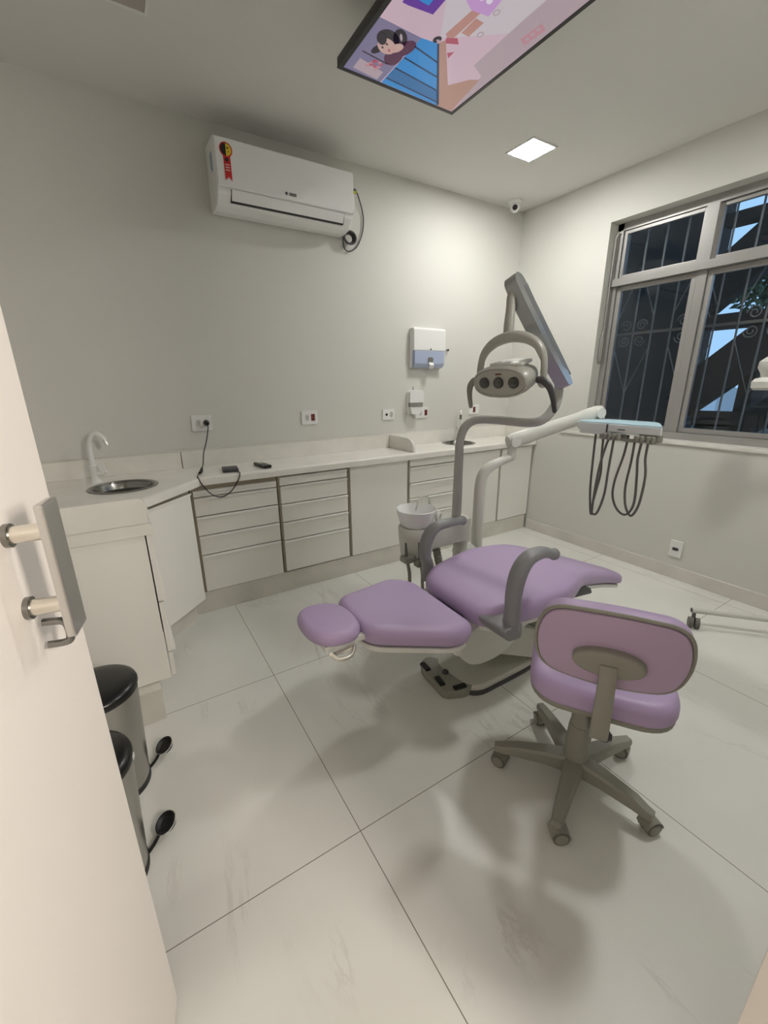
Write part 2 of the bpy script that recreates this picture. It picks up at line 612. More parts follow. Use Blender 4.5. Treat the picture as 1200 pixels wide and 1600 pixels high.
for y in ys[1:13:3]:
    for mir in (-1, 1):
        for sg in (1, -1):
            bm = B(); tube(bm, [(gx, p[1], 1.745 + sg * (p[2] - 1.745)) for p in scroll(y + mir * 0.10, 1.80, 0.042, mir)], 0.004, 6)
            obj('scroll', bm, 'iron', gr)
    for sg in (1, -1):
        bm = B(); tube(bm, [(gx, y - 0.13, 1.745 + sg * 0.12), (gx, y, 1.745 + sg * 0.45), (gx, y + 0.13, 1.745 + sg * 0.12)], 0.004, 6)
        obj('chevron', bm, 'iron', gr)

# ------------------------------------------------------------------ outside the window
bm = B(); box(bm, 3.7, 30, -14, 16, 0.15, 0.25); o = struct('ground', bm, 'pave')
# neighbouring wall, its deep shade put into the colour, left half of the view
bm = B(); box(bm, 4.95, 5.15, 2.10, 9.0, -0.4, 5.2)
tag(obj('neighbour_wall', bm, 'shaded_conc'), 'dark wall in shade behind the left window panes', 'wall')
st = thing('outdoor_staircase', 'concrete zigzag stairs coloured dark for shade outside the right window panes', 'staircase', (4.4, 1.0, 0.25))
X0, X1 = 4.4, 4.53
bm = B(); prism(bm, [(1.86, 2.34), (1.86, 1.90), (1.545, 2.19), (0.6, 3.0), (0.6, 3.42)], 'x', X0, X1); obj('upper_flight', bm, 'shaded_conc', st)
bm = B(); prism(bm, [(1.86, 2.66), (1.86, 2.575), (0.2, 2.56), (0.2, 2.66)], 'x', X0, X1); obj('top_landing', bm, 'shaded_conc', st)
bm = B(); prism(bm, [(1.86, 1.915), (1.86, 1.80), (-0.2, 1.80), (-0.2, 1.93)], 'x', X0, X1); obj('middle_landing', bm, 'shaded_conc', st)
bm = B(); prism(bm, [(1.86, 1.50), (1.555, 1.777), (1.45, 1.86), (0.5, 1.86), (0.5, 1.86), (0.9, 1.86), (1.46, 1.447), (1.795, 1.139), (1.86, 1.08)], 'x', X0, X1); obj('middle_flight', bm, 'shaded_conc', st)
bm = B(); prism(bm, [(1.535, 1.13), (1.535, 1.46), (1.43, 1.46), (1.43, 1.13)], 'x', X0 + 0.05, X0 + 0.3); obj('post', bm, 'shaded_conc', st)
bm = B(); prism(bm, [(1.43, 1.13), (1.43, 1.15), (0.2, 2.25), (0.2, 1.13)], 'x', X0, X1); obj('lower_flight', bm, 'shaded_conc', st)
bm = B(); prism(bm, [(1.84, 1.125), (1.0, 1.14), (1.0, 1.03), (1.80, 1.00)], 'x', X0, X1); obj('lower_landing', bm, 'shaded_conc', st)
bm = B(); prism(bm, [(1.80, 1.02), (1.40, 1.02), (0.9, 0.4), (0.9, -0.4), (1.3, -0.4)], 'x', X0, X1); obj('bottom_flight', bm, 'shaded_conc', st)
bd = thing('white_house', 'pale sunlit house across the street beyond the stairs', 'building', (11.0, 1.0, 0.25))
bm = B(); box(bm, 11, 11.3, -8, 4.12, 0.25, 1.22); box(bm, 13, 16, -8, 3.6, 0.25, 1.75); obj('facade', bm, 'extw', bd)
bm = B()
for k in range(30):
    cyl(bm, (11.1, 4.05 - k * 0.16, 1.22), (11.1, 4.05 - k * 0.16, 1.62), 0.018, 6)
box(bm, 11.08, 11.12, -0.6, 4.1, 1.60, 1.64)
obj('railing', bm, 'iron', bd)
cr = thing('parked_car', 'white parked car glimpsed beyond the stairs at lower right', 'car', (7.6, 1.3, 0.25))
bm = B(); prism(bm, rounded([(a + 0.30, b_ + 0.42) for a, b_ in ((2.45, 0.0), (2.5, 0.42), (2.2, 0.62), (1.6, 0.70), (1.0, 1.15), (-1.0, 1.18), (-1.6, 0.65), (-1.7, 0.0))], 0.15, 4), 'x', 7.6, 9.3, 0.05); obj('body', bm, 'carw', cr)
for yy in (2.12, -0.6):
    bm = B(); cyl(bm, (7.57, yy, 0.56), (7.78, yy, 0.56), 0.31, 24); w = obj('wheel', bm, 'blackm', cr)
    bm = B(); cyl(bm, (7.55, yy, 0.56), (7.58, yy, 0.56), 0.19, 16); obj('hubcap', bm, 'steel', w)
tr = thing('street_tree', 'leafy tree seen through the upper right window pane', 'tree', (9.5, 3.0, 0.25))
bm = B(); tube(bm, [(9.5, 2.75, 0.25), (9.5, 2.8, 1.6), (9.5, 3.1, 2.8)], [0.14, 0.11, 0.05], 8); obj('trunk', bm, 'bark', tr)
bm = B()
for k in range(900):
    d = Vector((random.gauss(0, 1), random.gauss(0, 1), random.gauss(0, 1))).normalized() * random.random() ** 0.4
    c = Vector((9.5, 3.15, 2.95)) + Vector((d.x * 0.6, d.y * 0.5, d.z * 0.65))
    a = Vector((random.gauss(0, 1), random.gauss(0, 1), random.gauss(0, 1))).normalized() * 0.09
    n = a.cross(Vector((random.gauss(0, 1), random.gauss(0, 1), random.gauss(0, 1)))).normalized() * 0.04
    bm.faces.new([bm.verts.new(p) for p in (c - a, c + n, c + a, c - n)])
obj('foliage', bm, 'leaf', tr)

# ------------------------------------------------------------------ door leaf with pull handle (open, at the left edge)
door = bpy.data.objects.new('door_1', None); C.objects.link(door); door['kind'] = 'structure'
E0 = Vector((-0.108, 0.78, 0)); dv = Vector((-0.2, -0.98, 0)).normalized(); nv = Vector((0.98, -0.2, 0)).normalized()
WP['door_1'] = Vector((0, 0, 0))
DM = Matrix(((dv.x, nv.x, 0, E0.x), (dv.y, nv.y, 0, E0.y), (0, 0, 1, 0), (0, 0, 0, 1)))   # local: x back from the free edge, y off the face, z up
bm = B(); box(bm, 0.0, 0.78, -0.036, 0.0, 0.008, 2.10, 0.0025, X=DM); struct('door_leaf', bm, 'doorp', door)
hd = B(); box(hd, 0.145, 0.188, 0.047, 0.058, 1.098, 1.268, 0.003, X=DM)
hdl = obj('door_handle', hd, 'steel', door, label='brushed steel pull bar')
for zc in (1.226, 1.129):
    bm = B(); cyl(bm, DM @ Vector((0.150, 0.0, zc)), DM @ Vector((0.158, 0.048, zc + 0.004)), 0.0105, 20); obj('standoff', bm, 'satin', hdl)
    bm = B(); cyl(bm, DM @ Vector((0.150, -0.001, zc)), DM @ Vector((0.150, 0.006, zc)), 0.0145, 24); obj('rosette', bm, 'chrome_d', hdl)
bm = B(); tube(bm, [DM @ Vector(p) for p in ((0.137, 0.006, 1.100), (0.137, 0.026, 1.098), (0.137, 0.032, 1.09), (0.137, 0.032, 1.072), (0.137, 0.026, 1.066), (0.137, 0.006, 1.066))], 0.005, 10, smooth=3)
obj('latch_pull', bm, 'chrome_d', door)

# ------------------------------------------------------------------ ceiling lights
def panel(x, y, lit, label, hidden_label=None):
    t = thing('ceiling_light', label, 'light', (x, y, H), 'square ceiling light panels')
    b2 = B()
    a = 0.112
    for (x0, x1, y0, y1) in ((-a, a, -a, -a + 0.012), (-a, a, a - 0.012, a), (-a, -a + 0.012, -a + 0.012, a - 0.012), (a - 0.012, a, -a + 0.012, a - 0.012)):
        box(b2, x + x0, x + x1, y + y0, y + y1, H - 0.006, H)
    obj('frame', b2, 'white', t)
    b2 = B(); box(b2, x - a + 0.012, x + a - 0.012, y - a + 0.012, y + a - 0.012, H - 0.004, H - 0.001)
    obj('diffuser', b2, 'panel_on' if lit else 'panel_off', t)
    return t
panel(*PANELS_LIT[0], True, 'bright square ceiling light beside the dome camera')
panel(*PANELS_LIT[1], True, 'lit square ceiling light above the window end, out of frame')
panel(*PANELS_OFF[0], False, 'unlit grey square panel at the upper left ceiling')

# ------------------------------------------------------------------ television under the ceiling
TX0, TX1, TY0, TY1, TZ = 0.985, 1.594, 0.845, 1.925, 2.62
tv = thing('television', 'large flat screen television hung face down under the ceiling', 'television', ((TX0 + TX1) / 2, (TY0 + TY1) / 2, TZ))
bm = B(); box(bm, TX0, TX1, TY0, TY1, TZ + 0.002, TZ + 0.035, 0.006); box(bm, TX0 + 0.08, TX1 - 0.08, TY0 + 0.15, TY1 - 0.15, TZ + 0.03, TZ + 0.07, 0.01)
obj('housing', bm, 'black', tv)
bm = B()
bz = TZ - 0.001
for (x0, x1, y0, y1) in ((TX0, TX0 + 0.02, TY0, TY1), (TX1 - 0.016, TX1, TY0, TY1), (TX0 + 0.02, TX1 - 0.016, TY0, TY0 + 0.014), (TX0 + 0.02, TX1 - 0.016, TY1 - 0.016, TY1)):
    box(bm, x0, x1, y0, y1, bz, TZ + 0.006, 0.001)
obj('bezel', bm, 'black', tv)
bm = B(); box(bm, 1.2, 1.38, 1.2, 1.55, TZ + 0.07, H); obj('ceiling_mount', bm, 'blackm', tv)
SC = [('pinkwall', (0.50, 0.36, 0.42)), ('pip', (0.16, 0.14, 0.24)), ('hair', (0.012, 0.008, 0.016)), ('skin', (0.46, 0.30, 0.27)), ('blouse', (0.07, 0.015, 0.05)),
      ('blue', (0.015, 0.20, 0.50)), ('blue2', (0.015, 0.12, 0.30)), ('navy', (0.005, 0.02, 0.06)), ('wood', (0.36, 0.20, 0.16)), ('stage', (0.48, 0.43, 0.46)),
      ('mauve', (0.36, 0.28, 0.31)), ('desk', (0.40, 0.20, 0.17)), ('purple', (0.10, 0.02, 0.26)), ('flowers', (0.45, 0.25, 0.50)), ('crimson', (0.36, 0.07, 0.11)),
      ('white', (0.60, 0.55, 0.62)), ('pinkmark', (0.42, 0.20, 0.24)), ('magenta', (0.45, 0.04, 0.25))]
for n, c in SC:
    M['scr_' + n] = mat('screen_' + n, (0.01, 0.01, 0.01), 0.15, emis=c, estr=0.85)
idx = {n: i for i, (n, c) in enumerate(SC)}
bm = B()
SZ = TZ + 0.0016
def patch(pts, n, lvl):
    v = [bm.verts.new((x, y, SZ - 0.00012 * lvl)) for x, y in pts]
    f = bm.faces.new(v)
    f.material_index = idx[n]
def ell(cx, cy, rx, ry, rot, n, lvl, k=24):
    c, s = math.cos(rot), math.sin(rot)
    patch([(cx + rx * math.cos(t) * c - ry * math.sin(t) * s, cy + rx * math.cos(t) * s + ry * math.sin(t) * c) for t in [2 * math.pi * i / k for i in range(k)]], n, lvl)
patch([(TX0 + .018, TY0 + .012), (TX1 - .014, TY0 + .012), (TX1 - .014, TY1 - .014), (TX0 + .018, TY1 - .014)], 'pinkwall', 0)
patch([(1.25, 1.59), (1.58, 1.35), (1.58, 0.86), (1.22, 0.86), (1.16, 1.45)], 'stage', 1)
patch([(1.455, 1.63), (1.451, 1.377), (1.46, 0.86), (1.58, 0.86), (1.58, 1.90), (1.527, 1.66)], 'mauve', 2)
patch([(1.257, 1.614), (1.273, 1.586), (1.442, 1.775), (1.50, 1.70), (1.535, 1.68), (1.574, 1.905), (1.488, 1.907)], 'wood', 3)
patch([(1.188, 1.625), (1.255, 1.615), (1.49, 1.907), (1.185, 1.907)], 'blue', 4)
for a, b_ in (((1.190, 1.667), (1.315, 1.688)), ((1.188, 1.735), (1.368, 1.755)), ((1.188, 1.80), (1.42, 1.822)), ((1.188, 1.868), (1.47, 1.884))):
    patch([a, b_, (b_[0] + 0.003, b_[1] + 0.008), (a[0], a[1] + 0.008)], 'navy', 5)
patch([(1.188, 1.808), (1.428, 1.830), (1.468, 1.884), (1.188, 1.868)], 'blue2', 5)
patch([(1.255, 1.615), (1.262, 1.612), (1.492, 1.897), (1.484, 1.907)], 'navy', 5)
patch([(1.003, 1.625), (1.188, 1.625), (1.180, 1.911), (1.003, 1.911)], 'pip', 4)
ell(1.085, 1.695, 0.050, 0.040, 0.5, 'hair', 5)
ell(1.122, 1.668, 0.045, 0.026, 0.9, 'hair', 5)
ell(1.165, 1.70, 0.030, 0.05, 0.3, 'blouse', 5)
ell(1.150, 1.76, 0.035, 0.045, -0.2, 'blouse', 6)
ell(1.098, 1.726, 0.043, 0.032, 0.55, 'skin', 7)
ell(1.135, 1.715, 0.020, 0.030, 0.5, 'skin', 7)
ell(1.062, 1.702, 0.032, 0.018, 0.9, 'hair', 8)
ell(1.093, 1.716, 0.006, 0.004, 0.5, 'hair', 8)
ell(1.087, 1.738, 0.006, 0.004, 0.5, 'hair', 8)
ell(1.117, 1.738, 0.008, 0.004, 0.9, 'crimson', 8)
ell(1.122, 1.662, 0.018, 0.005, 0.9, 'mauve', 6)
ell(1.075, 1.755, 0.016, 0.03, 0.3, 'hair', 6)
patch([(1.03, 1.79), (1.15, 1.80), (1.15, 1.806), (1.03, 1.796)], 'hair', 6)
patch([(1.04, 1.83), (1.16, 1.85), (1.16, 1.90), (1.04, 1.89)], 'mauve', 6)
for k in range(10):
    ell(1.10 + random.uniform(-0.03, 0.03), 1.82 + random.uniform(-0.03, 0.03), 0.010, 0.007, k, 'crimson' if k % 2 else 'pinkmark', 8, 8)
patch([(1.253, 1.563), (1.269, 1.40), (1.301, 1.40), (1.290, 1.59)], 'desk', 5)
patch([(1.30, 1.53), (1.30, 1.455), (1.338, 1.455), (1.335, 1.53)], 'desk', 5)
patch([(1.04, 1.535), (1.05, 1.30), (1.16, 1.30), (1.16, 1.521), (1.063, 1.535)], 'purple', 5)
for k in range(3):
    patch([(1.055, 1.50 - k * 0.055), (1.055, 1.46 - k * 0.055), (1.125, 1.46 - k * 0.055), (1.125, 1.50 - k * 0.055)], ('blue', 'white', 'blue')[k], 6)
patch([(1.222, 1.42), (1.222, 1.25), (1.31, 1.25), (1.333, 1.427), (1.263, 1.438)], 'flowers', 6)
for k in range(9):
    ell(random.uniform(1.235, 1.30), random.uniform(1.28, 1.41), 0.014, 0.011, k, 'magenta' if k % 3 == 0 else 'white', 7, 10)
patch([(1.266, 1.578), (1.304, 1.556), (1.328, 1.577), (1.283, 1.598)], 'crimson', 7)
patch([(1.318, 1.633), (1.339, 1.614), (1.34, 1.653)], 'crimson', 7)
ell(1.243, 1.60, 0.014, 0.018, 0.3, 'hair', 7)
ell(1.250, 1.603, 0.008, 0.006, 0.3, 'mauve', 8)
for (cx, cy) in ((1.365, 1.50), (1.345, 1.40)):
    ell(cx, cy, 0.012, 0.014, 0, 'mauve', 7); ell(cx, cy, 0.007, 0.009, 0, 'stage', 8)
patch([(1.510, 1.439), (1.520, 1.350), (1.556, 1.362), (1.546, 1.452)], 'pinkmark', 7)
for k in range(3):
    ell(1.531, 1.425 - k * 0.026, 0.009, 0.008, 0, 'mauve', 8, 12)
obj('screen', bm, None, tv, mats=['scr_' + n for n, c in SC])

# ------------------------------------------------------------------ dome camera
cc = thing('security_camera', 'small white dome camera in the ceiling corner', 'camera', (3.03, 2.82, H))
bm = B(); lathe(bm, [(0.0, 0), (0.052, 0), (0.054, -0.008), (0.050, -0.02), (0.044, -0.026), (0, -0.026)], (3.03, 2.82, H), 28); obj('base', bm, 'white', cc)
bm = B(); sphere(bm, (3.03, 2.82, H - 0.045), 0.040); ball = obj('ball', bm, 'white', cc)
d = (Vector((0.3, 0.3, 1.4)) - Vector((3.03, 2.82, H - 0.045))).normalized()
bm = B(); p = Vector((3.03, 2.82, H - 0.045)); cyl(bm, p + d * 0.030, p + d * 0.0425, 0.020, 20); obj('lens', bm, 'black', ball)

# ------------------------------------------------------------------ air conditioner
AX0, AX1, AY = 0.657, 1.487, 2.735
ac = thing('air_conditioner', 'white split air conditioner high on the back wall', 'air conditioner', (1.11, YB, 2.36))
prof = [(YB, 2.672), (AY + 0.03, 2.660), (AY + 0.006, 2.648), (AY, 2.615), (AY + 0.004, 2.455), (AY + 0.020, 2.400), (AY + 0.070, 2.352), (AY + 0.13, 2.342), (YB, 2.348)]
bm = B(); prism(bm, prof, 'x', AX0, AX1, 0.010, seg=3); obj('casing', bm, 'whitea', ac)
bm = B()
pf = [(AY - 0.006, 2.642), (AY - 0.008, 2.61), (AY - 0.004, 2.428), (AY + 0.006, 2.422), (AY + 0.01, 2.642)]
prism(bm, pf, 'x', AX0 + 0.004, AX1 - 0.004, 0.003); obj('front_panel', bm, 'whitea', ac)
bm = B()
fl = [(AY + 0.005, 2.420), (AY + 0.033, 2.372), (AY + 0.043, 2.376), (AY + 0.020, 2.424)]
prism(bm, fl, 'x', AX0 + 0.075, AX1 - 0.065, 0.002); obj('louvre', bm, 'whitea', ac)
bm = B()
prism(bm, [(AY + 0.0115, 2.419), (AY + 0.0355, 2.3675), (AY + 0.050, 2.366), (AY + 0.050, 2.40), (AY + 0.028, 2.42)], 'x', AX0 + 0.0715, AX1 - 0.0615, 0); obj('vent_slot', bm, 'blackm', ac)
bm = B()
sx, sz, sy = 0.715, 2.590, AY - 0.0085
def disc(bm, x, z, r, y, mi, a0=0, a1=2 * math.pi, k=28):
    v = [bm.verts.new((x + r * math.cos(a0 + (a1 - a0) * i / k), y, z + r * math.sin(a0 + (a1 - a0) * i / k))) for i in range(k + (0 if a1 - a0 > 6.28 else 1))]
    f = bm.faces.new(v); f.material_index = mi
disc(bm, sx, sz, 0.034, sy, 0)
disc(bm, sx, sz, 0.028, sy - 0.0004, 1, math.pi / 2, 1.5 * math.pi)
disc(bm, sx, sz, 0.028, sy - 0.0004, 2, -math.pi / 2, math.pi / 2)
v = [bm.verts.new((sx + a, sy - 0.0002, sz + b_)) for a, b_ in ((-0.017, -0.02), (0.020, -0.02), (0.020, -0.140), (0.003, -0.122), (-0.015, -0.140))]
bm.faces.new(v).material_index = 0
disc(bm, sx, sz - 0.045, 0.010, sy - 0.0006, 1, k=14)
for k in range(3):
    x0 = sx - 0.010; z0 = sz - 0.066 - k * 0.012
    v = [bm.verts.new((x, sy - 0.0006, z)) for x, z in ((x0, z0), (x0 + 0.022, z0), (x0 + 0.022, z0 - 0.004), (x0, z0 - 0.004))]
    bm.faces.new(v).material_index = 3
disc(bm, sx + 0.009, sz + 0.008, 0.005, sy - 0.0008, 1, k=10)
disc(bm, sx + 0.012, sz - 0.008, 0.003, sy - 0.0008, 1, k=8)
obj('energy_sticker', bm, None, ac, label='red ribbon sticker with yellow and black disc', mats=['red', 'blackm', 'yellow', 'white'])
def text(body, size, Mx, m, parent, name, bold=0.0, extrude=0.0004):
    cu = bpy.data.curves.new(name, 'FONT')
    cu.body = body
    cu.size = size
    cu.align_x = 'CENTER'
    cu.align_y = 'CENTER'
    cu.extrude = extrude
    cu.offset = bold
    t = bpy.data.objects.new(name, cu)
    dg = bpy.context.evaluated_depsgraph_get()
    C.objects.link(t)
    dg.update()
    me = bpy.data.meshes.new_from_object(t.evaluated_get(dg))
    bpy.data.objects.remove(t)
    b2 = B()
    b2.from_mesh(me)
    bpy.data.meshes.remove(me)
    for v in b2.verts:
        v.co = Mx @ v.co
    return b2
FACE_MY = Matrix(((1, 0, 0), (0, 0, -1), (0, 1, 0))).to_4x4()       # text facing -Y
b2 = text('GREE', 0.020, Matrix.Translation((1.078, AY - 0.0070, 2.452)) @ FACE_MY, 'dgrey', ac, 'logo', 0.0006)
disc(b2, 1.040, 2.453, 0.008, AY - 0.0074, 0, k=16)
obj('logo', b2, 'dgrey', ac)
bm = B(); box(bm, AX1 + 0.001, AX1 + 0.12, YB - 0.012, YB, 2.53, 2.66, 0.003); obj('mounting_plate', bm, 'whitea', ac)
bm = B(); prism(bm, rounded([(2.80, 2.60), (2.85, 2.60), (2.85, 2.53), (2.80, 2.50)], 0.01, 3), 'x', AX0 - 0.0012, AX0 + 0.004); obj('side_label', bm, 'blueglass', ac)
# loose wiring beside it
wi = thing('loose_cable', 'loose wires with taped coil hanging beside the air conditioner', 'cable', (1.56, YB, 2.37))
bm = B(); tube(bm, [(1.575, 2.938, 2.60), (1.60, 2.93, 2.645), (1.635, 2.935, 2.60), (1.672, 2.945, 2.50), (1.662, 2.945, 2.40), (1.615, 2.945, 2.31), (1.55, 2.94, 2.272), (1.51, 2.935, 2.29), (1.50, 2.93, 2.35)], 0.004, 8, smooth=6); obj('wire', bm, 'dgrey', wi)
bm = B()
for k in range(3):
    pts = [(1.542 + (0.034 + 0.005 * k) * math.cos(a), 2.925 - 0.012 * k, 2.345 + (0.030 + 0.004 * k) * math.sin(a)) for a in [2 * math.pi * i / 20 for i in range(21)]]
    tube(bm, pts, 0.007, 8)
obj('coil', bm, 'dgrey', wi)
bm = B(); tube(bm, [(1.505, 2.945, 2.378), (1.53, 2.935, 2.395), (1.56, 2.925, 2.38)], 0.011, 8, smooth=3); obj('yellow_tape', bm, 'ywire', wi)
bm = B(); tube(bm, [(1.59, 2.935, 2.625), (1.617, 2.932, 2.632)], 0.008, 8); obj('yellow_tape', bm, 'ywire', wi)

# ------------------------------------------------------------------ wall outlets
def outlet(x0, x1, z0, z1, label, mods):
    cxm = (x0 + x1) / 2
    t = thing('wall_outlet', label, 'outlet', (cxm, YB, z0), 'white outlet plates on the back wall')
    b2 = B(); box(b2, x0, x1, YB - 0.010, YB, z0, z1, 0.004); obj('plate', b2, 'white', t)
    for kind, fx in mods:
        xm = x0 + (x1 - x0) * fx
        zm = (z0 + z1) / 2
        b3 = B()
        if kind == 'red':
            box(b3, xm - 0.014, xm + 0.014, YB - 0.013, YB - 0.006, zm - 0.024, zm + 0.024, 0.002); obj('red_socket', b3, 'redsock', t)
        elif kind == 'dot':
            cyl(b3, (xm, YB - 0.0125, zm), (xm, YB - 0.006, zm), 0.010, 16); obj('black_jack', b3, 'black', t)
        else:
            prism(b3, rounded([(xm - 0.013, zm - 0.022), (xm + 0.013, zm - 0.022), (xm + 0.013, zm + 0.022), (xm - 0.013, zm + 0.022)], 0.012, 4), 'y', YB - 0.013, YB - 0.006)
            s = obj('socket', b3, 'beige', t)
            b4 = B()
            for dz in (-0.009, 0, 0.009):
                cyl(b4, (xm + (0.003 if dz == 0 else 0), YB - 0.0138, zm + dz), (xm + (0.003 if dz == 0 else 0), YB - 0.0128, zm + dz), 0.0026, 8)
            obj('pin_hole', b4, 'black', s)
    return t
outlet(0.385, 0.508, 1.108, 1.208, 'white outlet plate with a black plug, nearest the white tap', [('s', 0.33), ('s', 0.70)])
outlet(1.125, 1.249, 1.107, 1.206, 'white outlet with red socket, alone above the middle drawers', [('s', 0.33), ('red', 0.70)])
outlet(1.817, 1.930, 1.104, 1.190, 'white outlet with black jack left of the soap dispenser', [('dot', 0.32), ('s', 0.74)])
outlet(2.125, 2.282, 1.103, 1.190, 'white outlet with red socket partly behind the soap dispenser', [('s', 0.45), ('red', 0.82)])
outlet(2.752, 2.880, 1.108, 1.192, 'white outlet with one central red socket near the corner', [('red', 0.5)])
rt = thing('wall_outlet', 'white outlet plate low on the wall under the window', 'outlet', (XR, 1.275, 0.165))
bm = B(); box(bm, XR - 0.011, XR, 1.233, 1.315, 0.164, 0.287, 0.004); obj('plate', bm, 'white', rt)
bm = B(); prism(bm, rounded([(1.254, 0.214), (1.294, 0.214), (1.294, 0.236), (1.254, 0.236)], 0.010, 4), 'x', XR - 0.0135, XR - 0.008); obj('socket', bm, 'dgrey', rt)
# charger lead: plug, cable over the worktop, adapter
pc = thing('power_cable', 'black power lead running from the outlet down onto the worktop', 'cable', (0.473, YB, 1.16))
bm = B(); tube(bm, [(0.472, YB - 0.0135, 1.158), (0.472, YB - 0.03, 1.158), (0.472, YB - 0.052, 1.154)], [0.019, 0.018, 0.011], 12); obj('plug', bm, 'black', pc)
bm = B(); tube(bm, [(0.472, YB - 0.05, 1.153), (0.470, 2.89, 1.13), (0.449, 2.88, 1.05), (0.42, 2.86, 0.98), (0.40, 2.80, 0.925), (0.375, 2.72, 0.9)], 0.0032, 8, smooth=6)
tube(bm, [(0.350, 2.665, 0.886), (0.330, 2.60, 0.8845), (0.330, 2.573, 0.880), (0.345, 2.566, 0.84), (0.385, 2.563, 0.78), (0.44, 2.562, 0.752), (0.50, 2.562, 0.778), (0.55, 2.564, 0.842), (0.565, 2.570, 0.880), (0.562, 2.59, 0.887), (0.556, 2.620, 0.888)], 0.0032, 8, smooth=6)
obj('cord', bm, 'black', pc)
bm = B(); tube(bm, [(0.379, 2.735, 0.905), (0.368, 2.70, 0.893), (0.352, 2.668, 0.888)], [0.007, 0.011, 0.007], 10, smooth=3); obj('inline_switch', bm, 'black', pc)
bm = B()
Xr = Matrix.Translation((0.535, 2.688, 0)) @ Matrix.Rotation(math.radians(-8), 4, 'Z')
box(bm, -0.046, 0.046, -0.062, 0.062, 0.881, 0.899, 0.004, X=Xr)
tag(obj('electronic_box', bm, 'dgrey', None, loc=(0.53, 2.69, 0.881)), 'flat grey box on the worktop at the end of the black lead', 'device')
rc = thing('remote_control', 'small black remote lying on the worktop right of the grey box', 'remote', (0.74, 2.72, 0.88))
Xr = Matrix.Translation((0.742, 2.705, 0)) @ Matrix.Rotation(math.radians(8), 4, 'Z')
bm = B(); box(bm, -0.026, 0.026, -0.085, 0.085, 0.881, 0.901, 0.006, X=Xr); obj('body', bm, 'black', rc)
bm = B()
for k in range(3):
    box(bm, -0.012, 0.012, 0.01 + k * 0.02, 0.022 + k * 0.02, 0.900, 0.9025, 0.001, X=Xr)
box(bm, -0.016, 0.016, 0.062, 0.078, 0.900, 0.9022, 0.001, X=Xr)
obj('buttons', bm, 'beige', rc)

# ------------------------------------------------------------------ dispensers
pt = thing('paper_towel_dispenser', 'white and blue paper towel dispenser on the back wall', 'dispenser', (2.26, YB, 1.51))
pr = [(YB, 1.80), (2.875, 1.80), (2.855, 1.785), (2.85, 1.60), (2.858, 1.60), (YB, 1.60)]
bm = B(); prism(bm, [(YB, 1.812), (2.905, 1.812), (2.894, 1.800), (2.890, 1.640), (YB, 1.640)], 'x', 2.082, 2.405, 0.008, seg=3); obj('cover', bm, 'white', pt)
bm = B(); prism(bm, [(YB, 1.641), (2.891, 1.641), (2.894, 1.54), (2.915, 1.510), (YB, 1.510)], 'x', 2.090, 2.397, 0.006); obj('blue_window', bm, 'blueglass', pt)
bm = B(); box(bm, 2.078, 2.100, 2.925, YB, 1.508, 1.80, 0.005); obj('side_frame', bm, 'white', pt)
bm = B(); prism(bm, rounded([(2.225, 1.545), (2.275, 1.545), (2.275, 1.590), (2.225, 1.590)], 0.012, 4), 'y', 2.888, 2.91); obj('opening', bm, 'smoke_d', pt)
bm = B(); prism(bm, [(2.892, 1.556), (2.870, 1.530), (2.885, 1.502), (2.888, 1.502), (2.874, 1.530), (2.896, 1.558)], 'x', 2.228, 2.274); obj('towel_tip', bm, 'white', pt)
bm = B(); cyl(bm, (2.250, 2.8885, 1.652), (2.250, 2.893, 1.652), 0.007, 12); obj('lock', bm, 'dgrey', pt)
sd = thing('soap_dispenser', 'small white soap dispenser below the paper towel dispenser', 'dispenser', (2.13, YB, 1.1))
bm = B(); prism(bm, rounded([(2.052, 1.235), (2.192, 1.235), (2.192, 1.335), (2.052, 1.335)], [0.004, 0.004, 0.03, 0.03], 5), 'y', 2.895, YB, 0.006); obj('cover', bm, 'white', sd)
bm = B(); box(bm, 2.058, 2.187, 2.900, YB, 1.200, 1.236, 0.004); obj('level_window', bm, 'smoke', sd)
bm = B(); prism(bm, rounded([(2.060, 1.201), (2.186, 1.201), (2.165, 1.140), (2.085, 1.140)], 0.01, 3), 'y', 2.905, 2.945, 0.004); obj('pump_body', bm, 'white', sd)
bm = B(); box(bm, 2.048, 2.066, 2.93, YB, 1.14, 1.30, 0.004); obj('back_plate', bm, 'white', sd)
bm = B(); cyl(bm, (2.128, 2.925, 1.142), (2.130, 2.922, 1.104), 0.014, 12, 0.010); obj('nozzle', bm, 'white', sd)
bm = B(); cyl(bm, (2.110, 2.94, 1.332), (2.110, 2.94, 1.362), 0.003, 8); obj('key_pin', bm, 'dgrey', sd)
bm = B(); cyl(bm, (2.47, YB, 1.655), (2.47, YB - 0.018, 1.655), 0.005, 8); cyl(bm, (2.47, YB - 0.018, 1.655), (2.47, YB - 0.023, 1.655), 0.010, 10)
tag(obj('wall_hook', bm, 'dgrey'), 'small dark screw in the wall right of the towel dispenser', 'screw')

